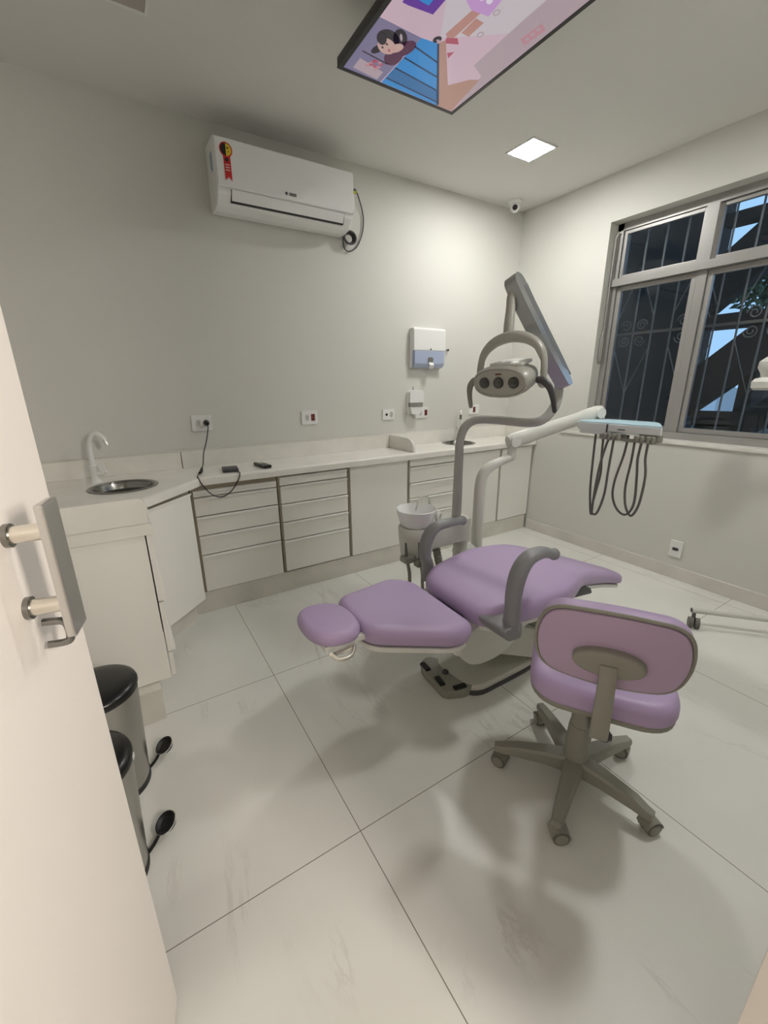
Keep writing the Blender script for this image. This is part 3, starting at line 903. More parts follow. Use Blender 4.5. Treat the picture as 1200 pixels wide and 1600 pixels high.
# ------------------------------------------------------------------ base cabinets
CF = 2.606            # front plane of the doors and drawers
KF = 2.612            # plinth face
G = 0.003
def front(name, x0, x1, z0, z1, parent, pull=True):
    b2 = B(); box(b2, x0, x1, CF, CF + 0.018, z0, z1, 0.0012); fr = obj(name, b2, 'lam', parent)
    if pull:
        b3 = B()
        prism(b3, [(CF - 0.010, z1 - 0.012), (CF - 0.010, z1 - 0.002), (CF + 0.004, z1 + 0.002), (CF + 0.004, z1 - 0.003), (CF - 0.006, z1 - 0.006), (CF - 0.006, z1 - 0.012)], 'x', x0 + 0.001, x1 - 0.001)
        obj('pull', b3, 'alu_edge', fr)
    return fr
def carcass(t, x0, x1, z0=0.145, z1=0.828):
    b2 = B(); box(b2, x0, x1, CF + 0.02, YB - 0.004, z0, z1)
    obj('carcass', b2, 'carc', t)
def drawers(x0, x1, zs, label):
    t = thing('drawer_cabinet', label, 'cabinet', ((x0 + x1) / 2, 2.78, 0.145), 'white drawer cabinets under the worktop')
    carcass(t, x0 - 0.006, x1 + 0.004)
    for k in range(len(zs) - 1):
        front('drawer', x0 + 0.004, x1 - 0.004, zs[k + 1] + (0.004 if k < len(zs) - 2 else 0), zs[k] - 0.004, t)
drawers(0.288, 0.795, [0.80, 0.755, 0.637, 0.514, 0.388, 0.146], 'drawer cabinet beside the angled corner cabinet, under the grey box')
drawers(0.812, 1.308, [0.822, 0.757, 0.632, 0.506, 0.376, 0.152], 'drawer cabinet second from the corner, left of the plain door')
drawers(1.846, 2.338, [0.830, 0.765, 0.637, 0.512, 0.379, 0.150], 'drawer cabinet behind the spittoon bowl and grey pole')
def doorcab(x0, x1, label, z1=0.822):
    t = thing('door_cabinet', label, 'cabinet', ((x0 + x1) / 2, 2.78, 0.145), 'white door cabinets under the worktop')
    carcass(t, x0 - 0.006, x1 + 0.004)
    front('cabinet_door', x0 + 0.004, x1 - 0.004, 0.148, z1, t)
doorcab(1.326, 1.830, 'white door cabinet between two drawer cabinets', 0.828)
doorcab(2.345, 2.838, 'white door cabinet behind the bent tray pole')
doorcab(2.855, 3.262, 'white door cabinet against the window wall, the last in the row')
# diagonal corner cabinet
cn = thing('corner_cabinet', 'angled white corner cabinet under the left sink worktop', 'cabinet', (0.12, 2.6, 0.14))
pA, pB = Vector((0.014, 2.262)), Vector((0.268, 2.520))
dd = (pB - pA).normalized(); nn = Vector((dd.y, -dd.x))
def diag(s0, s1, z0, z1, o0, o1, m, name, parent, bev=0.001):
    b2 = B()
    poly = [pA + dd * s0 + nn * o0, pA + dd * s1 + nn * o0, pA + dd * s1 + nn * o1, pA + dd * s0 + nn * o1]
    prism(b2, [(p.x, p.y) for p in poly], 'z', z0, z1, bev)
    return obj(name, b2, m, parent)
dl = (pB - pA).length
b2 = B(); prism(b2, [(0.012, 2.30), (0.255, 2.545), (0.27, 2.6), (0.27, YB - 0.004), (XL + 0.01, YB - 0.004), (XL + 0.01, 2.30)], 'z', 0.145, 0.828); obj('carcass', b2, 'carc', cn)
dr = diag(0.0, dl, 0.142, 0.805, -0.018, 0.0, 'lam', 'cabinet_door', cn)
diag(0.002, dl - 0.002, 0.800, 0.809, -0.004, 0.009, 'alu_edge', 'pull', dr, 0)
# left arm cabinet
lc = thing('side_cabinet', 'white drawer cabinet at the left whose side panel faces the bins', 'cabinet', (-0.2, 2.03, 0.16))
b2 = B(); box(b2, XL + 0.01, 0.008, 1.82, 1.836, 0.158, 0.832, 0.001); obj('side_panel', b2, 'lam', lc)
b2 = B(); box(b2, XL + 0.01, 0.004, 1.838, 2.255, 0.158, 0.828); obj('carcass', b2, 'carc', lc)
for z0, z1 in ((0.53, 0.832), (0.285, 0.522), (0.165, 0.279)):
    b2 = B(); box(b2, 0.013, 0.030, 1.824, 2.25, z0, z1, 0.001); fr = obj('drawer', b2, 'lam', lc)
    if z0 > 0.2:
        b3 = B(); prism(b3, [(0.0295, z1 - 0.05), (0.030, z0 + 0.002), (0.045, z0 + 0.002), (0.045, z0 + 0.012), (0.031, z1 - 0.04)], 'y', 1.826, 2.25); obj('pull', b3, 'alu_edge', fr)
# plinths
bm = B()
box(bm, 0.215, XR - 0.028, KF, YB - 0.006, 0.0, 0.142, 0.002)
struct('trim_2', bm, 'plinth')
bm = B()
prism(bm, [(-0.035, 2.315), (0.05, 2.400), (0.214, 2.566), (0.214, YB - 0.01), (XL + 0.004, YB - 0.01), (XL + 0.004, 2.315)], 'z', 0.0, 0.138)
struct('trim_3', bm, 'plinth')
bm = B(); box(bm, XL + 0.004, -0.038, 1.766, 2.314, 0.0, 0.155, 0.002); struct('trim_4', bm, 'plinth')

# ------------------------------------------------------------------ worktop with upstands
wt = thing('worktop', 'white stone L-shaped worktop with two round sinks along the walls', 'worktop', (1.4, 2.78, 0.83))
def topslab(sx, sy, rx, ry, poly):
    pass
SK1 = (-0.04, 2.572, 0.152); SK2 = (2.515, 2.80, 0.132)
outline = [(XL + 0.004, YB - 0.002), (XL + 0.004, 1.80), (0.050, 1.80), (0.050, 2.245), (0.276, 2.475), (0.30, 2.575), (XR - 0.004, 2.575), (XR - 0.004, YB - 0.002)]
outline = [(XL + 0.004, YB - 0.002), (XL + 0.004, 1.80), (0.048, 1.80), (0.048, 2.262), (0.300, 2.575), (XR - 0.004, 2.575), (XR - 0.004, YB - 0.002)]
outline = [(XL + 0.004, YB - 0.002), (XL + 0.004, 1.80), (0.040, 1.80), (0.040, 2.235), (0.2745, 2.497), (0.335, 2.573), (XR - 0.004, 2.573), (XR - 0.004, YB - 0.002)]
def slab_with_holes(outline, holes, z0, z1, bev):
    b = B()
    vs = [b.verts.new((x, y, z1)) for x, y in outline]
    es = [b.edges.new((vs[i], vs[(i + 1) % len(vs)])) for i in range(len(vs))]
    for (cx, cy, r) in holes:
        hv = [b.verts.new((cx + r * math.cos(2 * math.pi * k / 40), cy + r * math.sin(2 * math.pi * k / 40), z1)) for k in range(40)]
        es += [b.edges.new((hv[i], hv[(i + 1) % 40])) for i in range(40)]
    bmesh.ops.triangle_fill(b, use_beauty=True, use_dissolve=False, edges=es)
    for f in list(b.faces):
        c = f.calc_center_median()
        if any((c.x - h[0]) ** 2 + (c.y - h[1]) ** 2 < (h[2] * 0.97) ** 2 and all((v.co.xy - Vector(h[:2])).length < h[2] * 1.01 for v in f.verts) for h in holes):
            b.faces.remove(f)
    r = bmesh.ops.extrude_face_region(b, geom=b.faces[:])
    for v in r['geom']:
        if isinstance(v, bmesh.types.BMVert):
            v.co.z = z0
    bmesh.ops.recalc_face_normals(b, faces=b.faces[:])
    es = []
    for e in b.edges:
        if len(e.link_faces) == 2 and e.calc_face_angle(0) > 1.2:
            m = (e.verts[0].co + e.verts[1].co) / 2
            if e.verts[0].co.z > z1 - 1e-4 and e.verts[1].co.z > z1 - 1e-4 and m.y < 2.9 and m.y > 1.802 and m.x > XL + 0.02 and not any((m.xy - Vector(h[:2])).length < h[2] * 1.05 for h in holes):
                es.append(e)
    bmesh.ops.bevel(b, geom=es, offset=bev, segments=4, profile=0.5, affect='EDGES')
    return b
bm = slab_with_holes(outline, [SK1, SK2], 0.832, 0.880, 0.016)
obj('slab', bm, 'stone', wt)
bm = B()
box(bm, XL + 0.004, 0.292, YB - 0.022, YB - 0.001, 0.880, 0.985, 0.002)
box(bm, 0.296, XR - 0.004, YB - 0.022, YB - 0.001, 0.880, 0.985, 0.002)
box(bm, XR - 0.022, XR - 0.001, 2.59, YB - 0.022, 0.880, 0.982, 0.002)
box(bm, XL + 0.002, XL + 0.022, 1.822, YB - 0.022, 0.880, 0.985, 0.002)
obj('backsplash', bm, 'stone', wt)
bm = B()
box(bm, XL + 0.004, XR - 0.004, YB - 0.012, YB - 0.001, 0.985, 0.992)
obj('sealant_strip', bm, 'skirt', wt)
# end upstand facing the bins and the mid divider, each with a rounded front corner
bm = B(); prism(bm, [(XL + 0.004, 0.879), (0.030, 0.879), (0.0295, 0.955), (0.026, 0.970), (0.018, 0.978), (0.006, 0.982), (XL + 0.004, 0.982)], 'y', 1.8, 1.822, 0.0); obj('end_upstand', bm, 'stone', wt)
bm = B(); prism(bm, [(2.595, 0.879), (2.598, 0.925), (2.61, 0.950), (2.635, 0.970), (2.67, 0.982), (YB - 0.022, 0.984), (YB - 0.022, 0.879)], 'x', 1.872, 1.890, 0.001); obj('divider', bm, 'stone', wt)

def sink(cx, cy, r, label):
    t = thing('round_sink', label, 'sink', (cx, cy, 0.88), 'round steel sinks in the worktop')
    b2 = B(); lathe(b2, [(r - 0.012, 0.0005), (r + 0.012, 0.001), (r + 0.014, 0.003), (r + 0.006, 0.006), (r - 0.006, 0.004), (r - 0.012, -0.004)], (cx, cy, 0.88), 48); obj('rim', b2, 'chrome_d', t)
    b2 = B(); lathe(b2, [(r - 0.008, 0.003), (r - 0.014, -0.01), (r - 0.022, -0.035), (r - 0.04, -0.044), (0.03, -0.0455), (0.0, -0.0455)], (cx, cy, 0.88), 48); obj('bowl', b2, 'chrome_d', t)
    b2 = B(); lathe(b2, [(0.03, -0.0452), (0.028, -0.0425), (0.012, -0.0435), (0, -0.0435)], (cx, cy, 0.88), 20); obj('drain', b2, 'chrome', t)
sink(SK1[0], SK1[1], SK1[2], 'round steel sink by the white plastic tap at the left')
sink(SK2[0], SK2[1], SK2[2], 'round steel sink by the thin chrome tap at the right')
t = thing('white_tap', 'white plastic swan neck tap behind the left sink', 'tap', (-0.165, 2.79, 0.88))
bm = B(); lathe(bm, [(0, 0), (0.026, 0), (0.024, 0.008), (0.018, 0.02), (0.0175, 0.07), (0.020, 0.078), (0.020, 0.092), (0.014, 0.098), (0, 0.098)], (-0.168, 2.79, 0.88), 20); obj('base', bm, 'white', t)
bm = B(); tube(bm, [(-0.168, 2.79, 0.97), (-0.166, 2.789, 1.05), (-0.158, 2.785, 1.105), (-0.140, 2.775, 1.138), (-0.117, 2.765, 1.144), (-0.098, 2.752, 1.128), (-0.088, 2.744, 1.112)], 0.0125, 12, smooth=5); obj('spout', bm, 'white', t)
bm = B(); cyl(bm, (-0.090, 2.746, 1.116), (-0.080, 2.739, 1.084), 0.013, 16, 0.011); obj('aerator', bm, 'chrome', t)
bm = B(); tube(bm, [(-0.160, 2.785, 0.925), (-0.13, 2.775, 0.928), (-0.112, 2.77, 0.94)], 0.012, 10, smooth=3); obj('side_valve', bm, 'white', t)
bm = B(); prism(bm, [(-0.135, 0.932), (-0.112, 0.945), (-0.118, 0.985), (-0.132, 0.992), (-0.142, 0.965)], 'y', 2.762, 2.776, 0.003); obj('lever', bm, 'white', t)
t = thing('chrome_tap', 'thin chrome tap behind the right sink', 'tap', (2.61, 2.895, 0.88))
bm = B(); lathe(bm, [(0, 0), (0.022, 0), (0.020, 0.02), (0.012, 0.028), (0, 0.028)], (2.612, 2.897, 0.88), 20); obj('base', bm, 'chrome', t)
bm = B(); tube(bm, [(2.612, 2.897, 0.90), (2.612, 2.897, 1.115), (2.606, 2.890, 1.138), (2.592, 2.875, 1.146), (2.577, 2.860, 1.136), (2.572, 2.856, 1.115)], 0.0095, 12, smooth=4); obj('spout', bm, 'unitw', t)
bm = B(); cyl(bm, (2.572, 2.856, 1.118), (2.571, 2.855, 1.078), 0.011, 14); obj('aerator', bm, 'chrome_d', t)

# ------------------------------------------------------------------ pedal bins
def bin_(x, y, label):
    t = thing('pedal_bin', label, 'bin', (x, y, 0), 'steel pedal bins by the door')
    R, RT, hh = 0.102, 0.122, 0.405
    b2 = B(); lathe(b2, [(0, 0), (R + 0.002, 0), (R + 0.003, 0.02), (R - 0.001, 0.024), (0, 0.024)], (x, y, 0), 40); obj('base_ring', b2, 'blackm', t)
    b2 = B(); lathe(b2, [(R, 0.022), (RT, hh), (RT - 0.004, hh), (R - 0.004, 0.022)], (x, y, 0), 40); obj('body', b2, 'binsteel', t)
    b2 = B(); lathe(b2, [(RT + 0.003, hh - 0.002), (RT + 0.004, hh + 0.014), (RT, hh + 0.024), (RT - 0.014, hh + 0.033), (RT - 0.05, hh + 0.040), (0, hh + 0.043)], (x, y, 0), 40); lid = obj('lid', b2, 'black', t)
    b2 = B(); Xl = Matrix.Translation((x, y, 0)) @ Matrix.Rotation(math.radians(-8), 4, 'Z'); box(b2, RT + 0.003, RT + 0.0055, -0.008, 0.008, hh - 0.002, hh + 0.010, X=Xl); obj('label_tag', b2, 'white', lid)
    ax = Vector((0.94, 0.34, 0))
    p0 = Vector((x, y, 0)) + ax * (R - 0.01)
    b2 = B(); tube(b2, [p0 + Vector((0.0, -0.03, 0.008)), p0 + ax * 0.035 + Vector((0, -0.015, 0.014)), p0 + ax * 0.062 + Vector((0, 0, 0.032))], 0.0055, 8, smooth=4); pd = obj('pedal_arm', b2, 'black', t)
    Xp = Matrix.Rotation(math.radians(20), 4, 'Z') @ Matrix.Rotation(math.radians(-28), 4, 'Y')
    pc_ = p0 + ax * 0.078 + Vector((0, 0, 0.042))
    b2 = B(); lathe(b2, [(0, -0.018), (0.024, -0.016), (0.033, 0.0), (0.033, 0.006), (0.029, 0.006), (0.022, -0.004), (0, -0.007)], pc_, 24, X=Xp); obj('pedal', b2, 'blackm', t)
    b2 = B(); lathe(b2, [(0.0325, 0.0005), (0.0350, 0.001), (0.0350, 0.0045), (0.0325, 0.005)], pc_, 24, X=Xp); obj('pedal_trim', b2, 'chrome', t)
bin_(-0.220, 1.503, 'steel pedal bin with black lid nearest the cabinet panel')
bin_(-0.246, 1.163, 'steel pedal bin with black lid nearest the door, in front')

# ------------------------------------------------------------------ dental chair
dc = thing('dental_chair', 'reclined dental chair with lilac cushions and grey armrests', 'dental chair', (1.45, 1.22, 0))
# base plate
bo = rounded([(1.16, 1.125), (1.62, 1.125), (2.02, 1.22), (2.08, 1.42), (1.95, 1.50), (1.34, 1.50), (1.13, 1.40)], [0.10, 0.15, 0.10, 0.10, 0.1, 0.12, 0.08], 6)
bm = B(); prism(bm, bo, 'z', 0.0, 0.022, 0.004); obj('base_rim', bm, 'dgrey', dc)
bm = B(); cushion(bm, [(1.6 + (x - 1.6) * 0.985, 1.31 + (y - 1.31) * 0.965) for x, y in bo], 0.020, 0.046, 0.003, 0.016, 0.004); obj('base_plate', bm, 'baseg', dc)
# foot control
bm = B(); prism(bm, rounded([(1.055, 1.20), (1.15, 1.155), (1.215, 1.165), (1.23, 1.24), (1.20, 1.38), (1.15, 1.45), (1.085, 1.43), (1.065, 1.35)], 0.03, 4), 'z', 0.0, 0.045, 0.010, seg=3); fc = obj('foot_control', bm, 'gplas', dc)
for (px, py, a) in ((1.082, 1.265, 80), (1.088, 1.385, 85), (1.135, 1.185, -10)):
    bm = B(); Xq = Matrix.Translation((px, py, 0.042)) @ Matrix.Rotation(math.radians(a), 4, 'Z'); box(bm, -0.032, 0.032, -0.014, 0.014, -0.006, 0.012, 0.006, X=Xq); obj('pedal_pad', bm, 'black', fc)
bm = B(); sphere(bm, (1.145, 1.30, 0.046), 0.016); obj('pedal_knob', bm, 'dgrey', fc)
# lift column and body under the seat
bm = B()
bp = rounded([(1.13, 0.47), (1.00, 0.415), (1.02, 0.31), (1.10, 0.265), (1.22, 0.262), (1.30, 0.29), (1.38, 0.36), (1.62, 0.42), (1.74, 0.445), (1.76, 0.47)], [0.02, 0.02, 0.05, 0.06, 0.06, 0.05, 0.04, 0.05, 0.02, 0.02], 5)
prism(bm, bp, 'y', 1.05, 1.42, 0.018, seg=3)
obj('seat_housing', bm, 'unit', dc)
bm = B()
prism(bm, rounded([(1.22, 0.275), (1.36, 0.34), (1.84, 0.09), (1.84, 0.03), (1.66, 0.03), (1.30, 0.20)], 0.02, 3), 'y', 1.12, 1.36, 0.012); obj('lift_arm', bm, 'baseg', dc)
bm = B(); prism(bm, rounded([(1.56, 0.035), (2.02, 0.035), (1.99, 0.20), (1.85, 0.30), (1.62, 0.28)], 0.05, 4), 'y', 1.16, 1.44, 0.015); obj('base_housing', bm, 'baseg', dc)
bm = B(); prism(bm, rounded([(1.45, 0.470), (1.70, 0.465), (1.80, 0.44), (1.82, 0.405), (1.70, 0.42), (1.45, 0.440)], 0.012, 3), 'y', 1.02, 1.40, 0.004); obj('under_frame', bm, 'dgrey', dc)
bm = B(); box(bm, 0.99, 1.04, 1.06, 1.115, 0.345, 0.405, 0.004); obj('switch_plate', bm, 'unitw', dc)
# seat with leg rest
so = rounded([(1.065, 1.00), (1.30, 0.945), (1.55, 0.945), (1.76, 1.035), (2.10, 1.105), (2.325, 1.125), (2.33, 1.265), (2.10, 1.345), (1.80, 1.44), (1.56, 1.535), (1.30, 1.50), (1.075, 1.43)], [0.10, 0.12, 0.12, 0.1, 0.1, 0.06, 0.06, 0.1, 0.15, 0.14, 0.12, 0.10], 6)
def seat_fn(x, y, z):
    zz = z
    if x > 1.66:
        t = x - 1.66
        zz -= 0.36 * t * t / (t + 0.10)
        k = min(1, t / 0.6)
        zz = zz + (0.505 - z) * 0.30 * k
    if x < 1.66:
        s = abs(y - 1.22) / 0.27
        zz += 0.012 * max(0, s - 0.35) * (1 if z > 0.5 else 0) * min(1, (1.66 - x) / 0.2)
        if x < 1.18 and z > 0.5:
            zz -= (1.18 - x) * 0.22
    return (x, y, zz)
bm = B(); cushion(bm, so, 0.455, 0.55, 0.03, 0.042, -0.004, seat_fn, 8); obj('seat', bm, 'lilac', dc)
bm = B()
cushion(bm, [(1.62 + (x - 1.62) * 0.97, 1.23 + (y - 1.23) * 0.94) for x, y in so], 0.438, 0.458, 0.004, 0.004, 0.0, lambda x, y, z: (x, y, seat_fn(x, y, 0.5)[2] - 0.5 + z + (0.012 * min(1, max(0, x - 1.7)))), 2); obj('seat_base', bm, 'unitw', dc)
# backrest
bk = rounded([(0.575, 1.06), (0.70, 1.015), (0.90, 0.945), (1.010, 0.985), (1.030, 1.40), (0.92, 1.455), (0.72, 1.38), (0.585, 1.325)], [0.07, 0.1, 0.10, 0.06, 0.08, 0.10, 0.1, 0.08], 6)
def back_fn(x, y, z):
    return (x, y, z - (x - 0.58) * 0.20 + 0.010 * (abs(y - 1.2) / 0.22) ** 2 * (1 if z > 0.56 else 0))
bm = B(); cushion(bm, bk, 0.543, 0.615, 0.028, 0.036, 0.002, back_fn, 7); obj('backrest', bm, 'lilac', dc)
bm = B(); cushion(bm, [(0.79 + (x - 0.79) * 0.95, 1.2 + (y - 1.2) * 0.93) for x, y in bk], 0.518, 0.538, 0.003, 0.004, 0, back_fn, 2); obj('back_shell', bm, 'unitw', dc)
bm = B(); prism(bm, [(0.78, 0.485), (1.10, 0.405), (1.10, 0.47), (0.80, 0.515)], 'y', 1.12, 1.30, 0.006); obj('back_link', bm, 'dgrey', dc)
# headrest
ho = [(0.492 + 0.098 * (abs(math.cos(t)) ** 0.8) * (1 if math.cos(t) > 0 else -1), 1.165 + 0.118 * (abs(math.sin(t)) ** 0.85) * (1 if math.sin(t) > 0 else -1)) for t in [2 * math.pi * k / 48 for k in range(48)]]
bm = B(); cushion(bm, ho, 0.584, 0.638, 0.026, 0.027, 0.007, lambda x, y, z: (x, y, z - (x - 0.49) * 0.10), 5); hr = obj('headrest', bm, 'lilac', dc)
bm = B(); box(bm, 0.44, 0.60, 1.08, 1.19, 0.560, 0.584, 0.006); box(bm, 0.52, 0.72, 1.13, 1.20, 0.520, 0.548, 0.004); obj('headrest_bracket', bm, 'unitw', hr)
bm = B(); tube(bm, [(0.455, 1.065, 0.562), (0.475, 1.045, 0.549), (0.515, 1.045, 0.549), (0.535, 1.065, 0.562), (0.515, 1.085, 0.545), (0.475, 1.085, 0.545), (0.455, 1.065, 0.562)], 0.007, 8, smooth=4); obj('bracket_lever', bm, 'satin', hr)
# armrests
def arm(y, s, elbow, tip, bot):
    b2 = B()
    pts = [bot, (bot[0] + 0.002, y, bot[2] + 0.08), (elbow[0] - 0.004, y, elbow[2] - 0.12), (elbow[0] + 0.012, y, elbow[2] - 0.045), (elbow[0] + 0.055, y, elbow[2] + 0.004), (elbow[0] + 0.13, y, elbow[2] + 0.012), tip]
    tube(b2, pts, [0.036, 0.034, 0.034, 0.035, 0.033, 0.029, 0.023], 16, smooth=6, flat=(0.8, 1.0), up=(0, 1, 0))
    sphere(b2, tip, 0.024, (1.0, 0.95, 1.0), 16)
    a = obj('armrest', b2, 'garm', dc)
    bx, bz_ = (bot[0], bot[2]) if s > 0 else (bot[0] + 0.07, bot[2] - 0.01)
    b2 = B(); prism(b2, rounded([(bx - 0.068, bz_ + 0.012), (bx + 0.03, bz_ + 0.03), (bx + 0.034, bz_ - 0.045), (bx - 0.045, bz_ - 0.035)], 0.02, 4), 'y', min(y - 0.028, y + s * 0.11), max(y + 0.028, y + s * 0.11), 0.008); obj('arm_bracket', b2, 'garm', a)
arm(0.930, 1, (1.142, 0.93, 0.765), (1.350, 0.93, 0.752), (1.138, 0.93, 0.50))
arm(1.505, -1, (1.165, 1.505, 0.715), (1.400, 1.505, 0.722), (1.180, 1.505, 0.45))

# ------------------------------------------------------------------ dental unit: spittoon, light, tray
du = thing('dental_unit', 'grey dental unit with spittoon bowl, lamp and instrument tray', 'dental unit', (1.5, 1.72, 0))
bm = B(); prism(bm, rounded([(1.28, 1.655), (1.62, 1.655), (1.63, 1.80), (1.28, 1.80)], 0.03, 4), 'z', 0.525, 0.655, 0.014, seg=3); obj('unit_body', bm, 'unit', du)
bm = B(); lathe(bm, [(0, 0.470), (0.075, 0.470), (0.085, 0.48), (0.098, 0.60), (0.100, 0.645), (0.094, 0.655), (0, 0.655)], (1.275, 1.73, 0), 32); obj('spittoon_body', bm, 'unit', du)
bm = B(); lathe(bm, [(0, 0.655), (0.070, 0.655), (0.088, 0.672), (0.107, 0.742), (0.110, 0.750), (0.106, 0.752), (0.099, 0.742), (0.080, 0.69), (0.03, 0.675), (0, 0.675)], (1.272, 1.73, 0), 48); obj('bowl', bm, 'porc', du)
bm = B(); tube(bm, [(1.39, 1.765, 0.66), (1.385, 1.765, 0.77), (1.35, 1.755, 0.802), (1.305, 1.745, 0.795), (1.285, 1.738, 0.76), (1.275, 1.735, 0.735)], 0.006, 10, smooth=5); obj('rinse_spout', bm, 'unit', du)
bm = B(); tube(bm, [(1.44, 1.745, 0.65), (1.44, 1.74, 0.688), (1.42, 1.72, 0.70), (1.395, 1.70, 0.692), (1.39, 1.695, 0.66)], 0.013, 10, smooth=4); obj('cup_filler', bm, 'unit', du)
bm = B(); lathe(bm, [(0, 0), (0.10, 0), (0.10, 0.05), (0.055, 0.10), (0.045, 0.22), (0.042, 0.53), (0, 0.53)], (1.60, 1.73, 0), 28); obj('pedestal', bm, 'unit', du)
bm = B(); tube(bm, [(1.575, 1.73, 0.425), (1.64, 1.73, 0.425), (1.695, 1.722, 0.39), (1.722, 1.72, 0.22), (1.722, 1.72, 0.0)], [0.042, 0.044, 0.046, 0.046, 0.046], 16, smooth=4); obj('elbow_cover', bm, 'unitw', du)
bm = B()
pth = smooth_path([(1.40, 1.72, 0.53), (1.42, 1.70, 0.40), (1.46, 1.66, 0.26), (1.52, 1.62, 0.12), (1.55, 1.60, 0.03)], 14)
tube(bm, pth, [0.024 if k % 2 else 0.0205 for k in range(len(pth))], 14); obj('corrugated_hose', bm, 'gplas', du)
for (hx, hy) in ((1.175, 1.675), (1.235, 1.640)):
    bm = B(); tube(bm, [(hx - 0.012, hy - 0.005, 0.595), (hx - 0.012, hy - 0.012, 0.54), (hx - 0.004, hy - 0.01, 0.49)], [0.005, 0.009, 0.012], 10, smooth=3); hh = obj('suction_handpiece', bm, 'gplas2', du)
    bm = B(); tube(bm, [(hx - 0.004, hy - 0.01, 0.49), (hx + 0.006, hy - 0.015, 0.42), (hx + 0.012, hy - 0.02, 0.30), (hx + 0.05, hy - 0.05, 0.12), (hx + 0.13, hy - 0.08, 0.03), (1.45, 1.58, 0.03)], 0.0095, 10, smooth=6); obj('suction_hose', bm, 'gplas', hh)
bm = B(); box(bm, 1.145, 1.215, 1.64, 1.70, 0.485, 0.520, 0.008); box(bm, 1.205, 1.285, 1.615, 1.66, 0.460, 0.500, 0.008); obj('handpiece_holder', bm, 'gplas', du)
bm = B(); tube(bm, [(1.36, 1.66, 0.42), (1.32, 1.62, 0.25), (1.28, 1.58, 0.08), (1.25, 1.60, 0.008)], 0.004, 8, smooth=5); obj('black_lead', bm, 'black', du)
# light pole
bm = B()
tube(bm, [(1.555, 1.725, 0.62), (1.555, 1.725, 0.80), (1.555, 1.725, 1.00), (1.556, 1.722, 1.10), (1.572, 1.700, 1.170), (1.605, 1.655, 1.203), (1.64, 1.55, 1.208), (1.655, 1.40, 1.206), (1.668, 1.325, 1.212), (1.70, 1.298, 1.235), (1.738, 1.285, 1.285), (1.752, 1.285, 1.34), (1.755, 1.29, 1.42)], [0.027, 0.026, 0.024, 0.0235, 0.023, 0.0225, 0.022, 0.022, 0.022, 0.022, 0.022, 0.021, 0.020], 16, smooth=6)
obj('light_pole', bm, 'pole', du)
# tray pole
bm = B()
tube(bm, [(1.722, 1.72, 0.0), (1.722, 1.72, 0.40), (1.722, 1.72, 0.70), (1.724, 1.718, 0.82), (1.738, 1.714, 0.885), (1.775, 1.703, 0.925), (1.84, 1.685, 0.952), (1.905, 1.665, 0.975)], [0.034, 0.034, 0.033, 0.033, 0.032, 0.030, 0.025, 0.024], 16, smooth=6)
sphere(bm, (1.905, 1.665, 0.978), 0.026, seg=16)
obj('tray_pole', bm, 'unit', du)
# tray arm
ta, tb = Vector((1.905, 1.665, 1.068)), Vector((2.425, 1.50, 1.212))
bm = B(); cyl(bm, (1.905, 1.665, 0.975), (1.905, 1.665, 1.05), 0.026, 18); obj('arm_joint', bm, 'unit', du)
ax = (tb - ta).normalized(); sd_ = Vector((ax.y, -ax.x, 0)).normalized(); upv = sd_.cross(ax).normalized()
AMx = Matrix(((ax.x, sd_.x, upv.x, ta.x), (ax.y, sd_.y, upv.y, ta.y), (ax.z, sd_.z, upv.z, ta.z), (0, 0, 0, 1)))
bm = B()
Lr = (tb - ta).length
tube(bm, [AMx @ Vector(p) for p in ((-0.03, 0, 0), (0.0, 0, 0), (0.10, 0, 0.0), (0.12, 0, 0), (Lr - 0.12, 0, 0.0), (Lr - 0.10, 0, 0), (Lr, 0, 0), (Lr + 0.035, 0, 0))], [0.036, 0.044, 0.044, 0.041, 0.038, 0.041, 0.042, 0.034], 18, flat=(0.85, 1.0))
arm_o = obj('tray_arm', bm, 'unit', du)
bm = B()
for s in (0.0, Lr):
    p = AMx @ Vector((s, 0, 0)); cyl(bm, p + sd_ * 0.025, p + sd_ * 0.044, 0.030, 24)
obj('pivot_cap', bm, 'unitw', arm_o)
bm = B(); cyl(bm, (2.43, 1.47, 1.175), (2.43, 1.49, 1.215), 0.022, 16); obj('tray_joint', bm, 'unit', du)
# instrument tray
tp = rounded([(2.222, 1.025), (2.222, 1.485), (2.40, 1.53), (2.46, 1.44), (2.46, 1.17), (2.40, 1.12)], [0.015, 0.03, 0.03, 0.03, 0.03, 0.03], 5)
bm = B(); prism(bm, tp, 'z', 1.135, 1.172, 0.007, seg=3)
prism(bm, rounded([(2.230, 1.285), (2.230, 1.475), (2.42, 1.50), (2.42, 1.285)], 0.02, 3), 'z', 1.112, 1.137, 0.008)
trb = obj('instrument_tray', bm, 'tray', du)
bm = B(); prism(bm, [(2.34 + (x - 2.34) * 0.965, 1.26 + (y - 1.26) * 0.975) for x, y in tp], 'z', 1.171, 1.179, 0.003)
obj('tray_mat', bm, 'traytop', trb)
bm = B(); box(bm, 2.2185, 2.223, 1.205, 1.243, 1.146, 1.151); obj('tray_mark', bm, 'dgrey', trb)
bm = B(); box(bm, 2.2175, 2.224, 1.298, 1.306, 1.120, 1.172, 0.001); obj('tray_seam', bm, 'dgrey', trb)
bm = B(); tube(bm, [(2.235, 1.235, 1.115), (2.232, 1.225, 1.10), (2.232, 1.16, 1.098), (2.235, 1.15, 1.115)], 0.009, 10, smooth=4); obj('tray_handle', bm, 'gplas', trb)
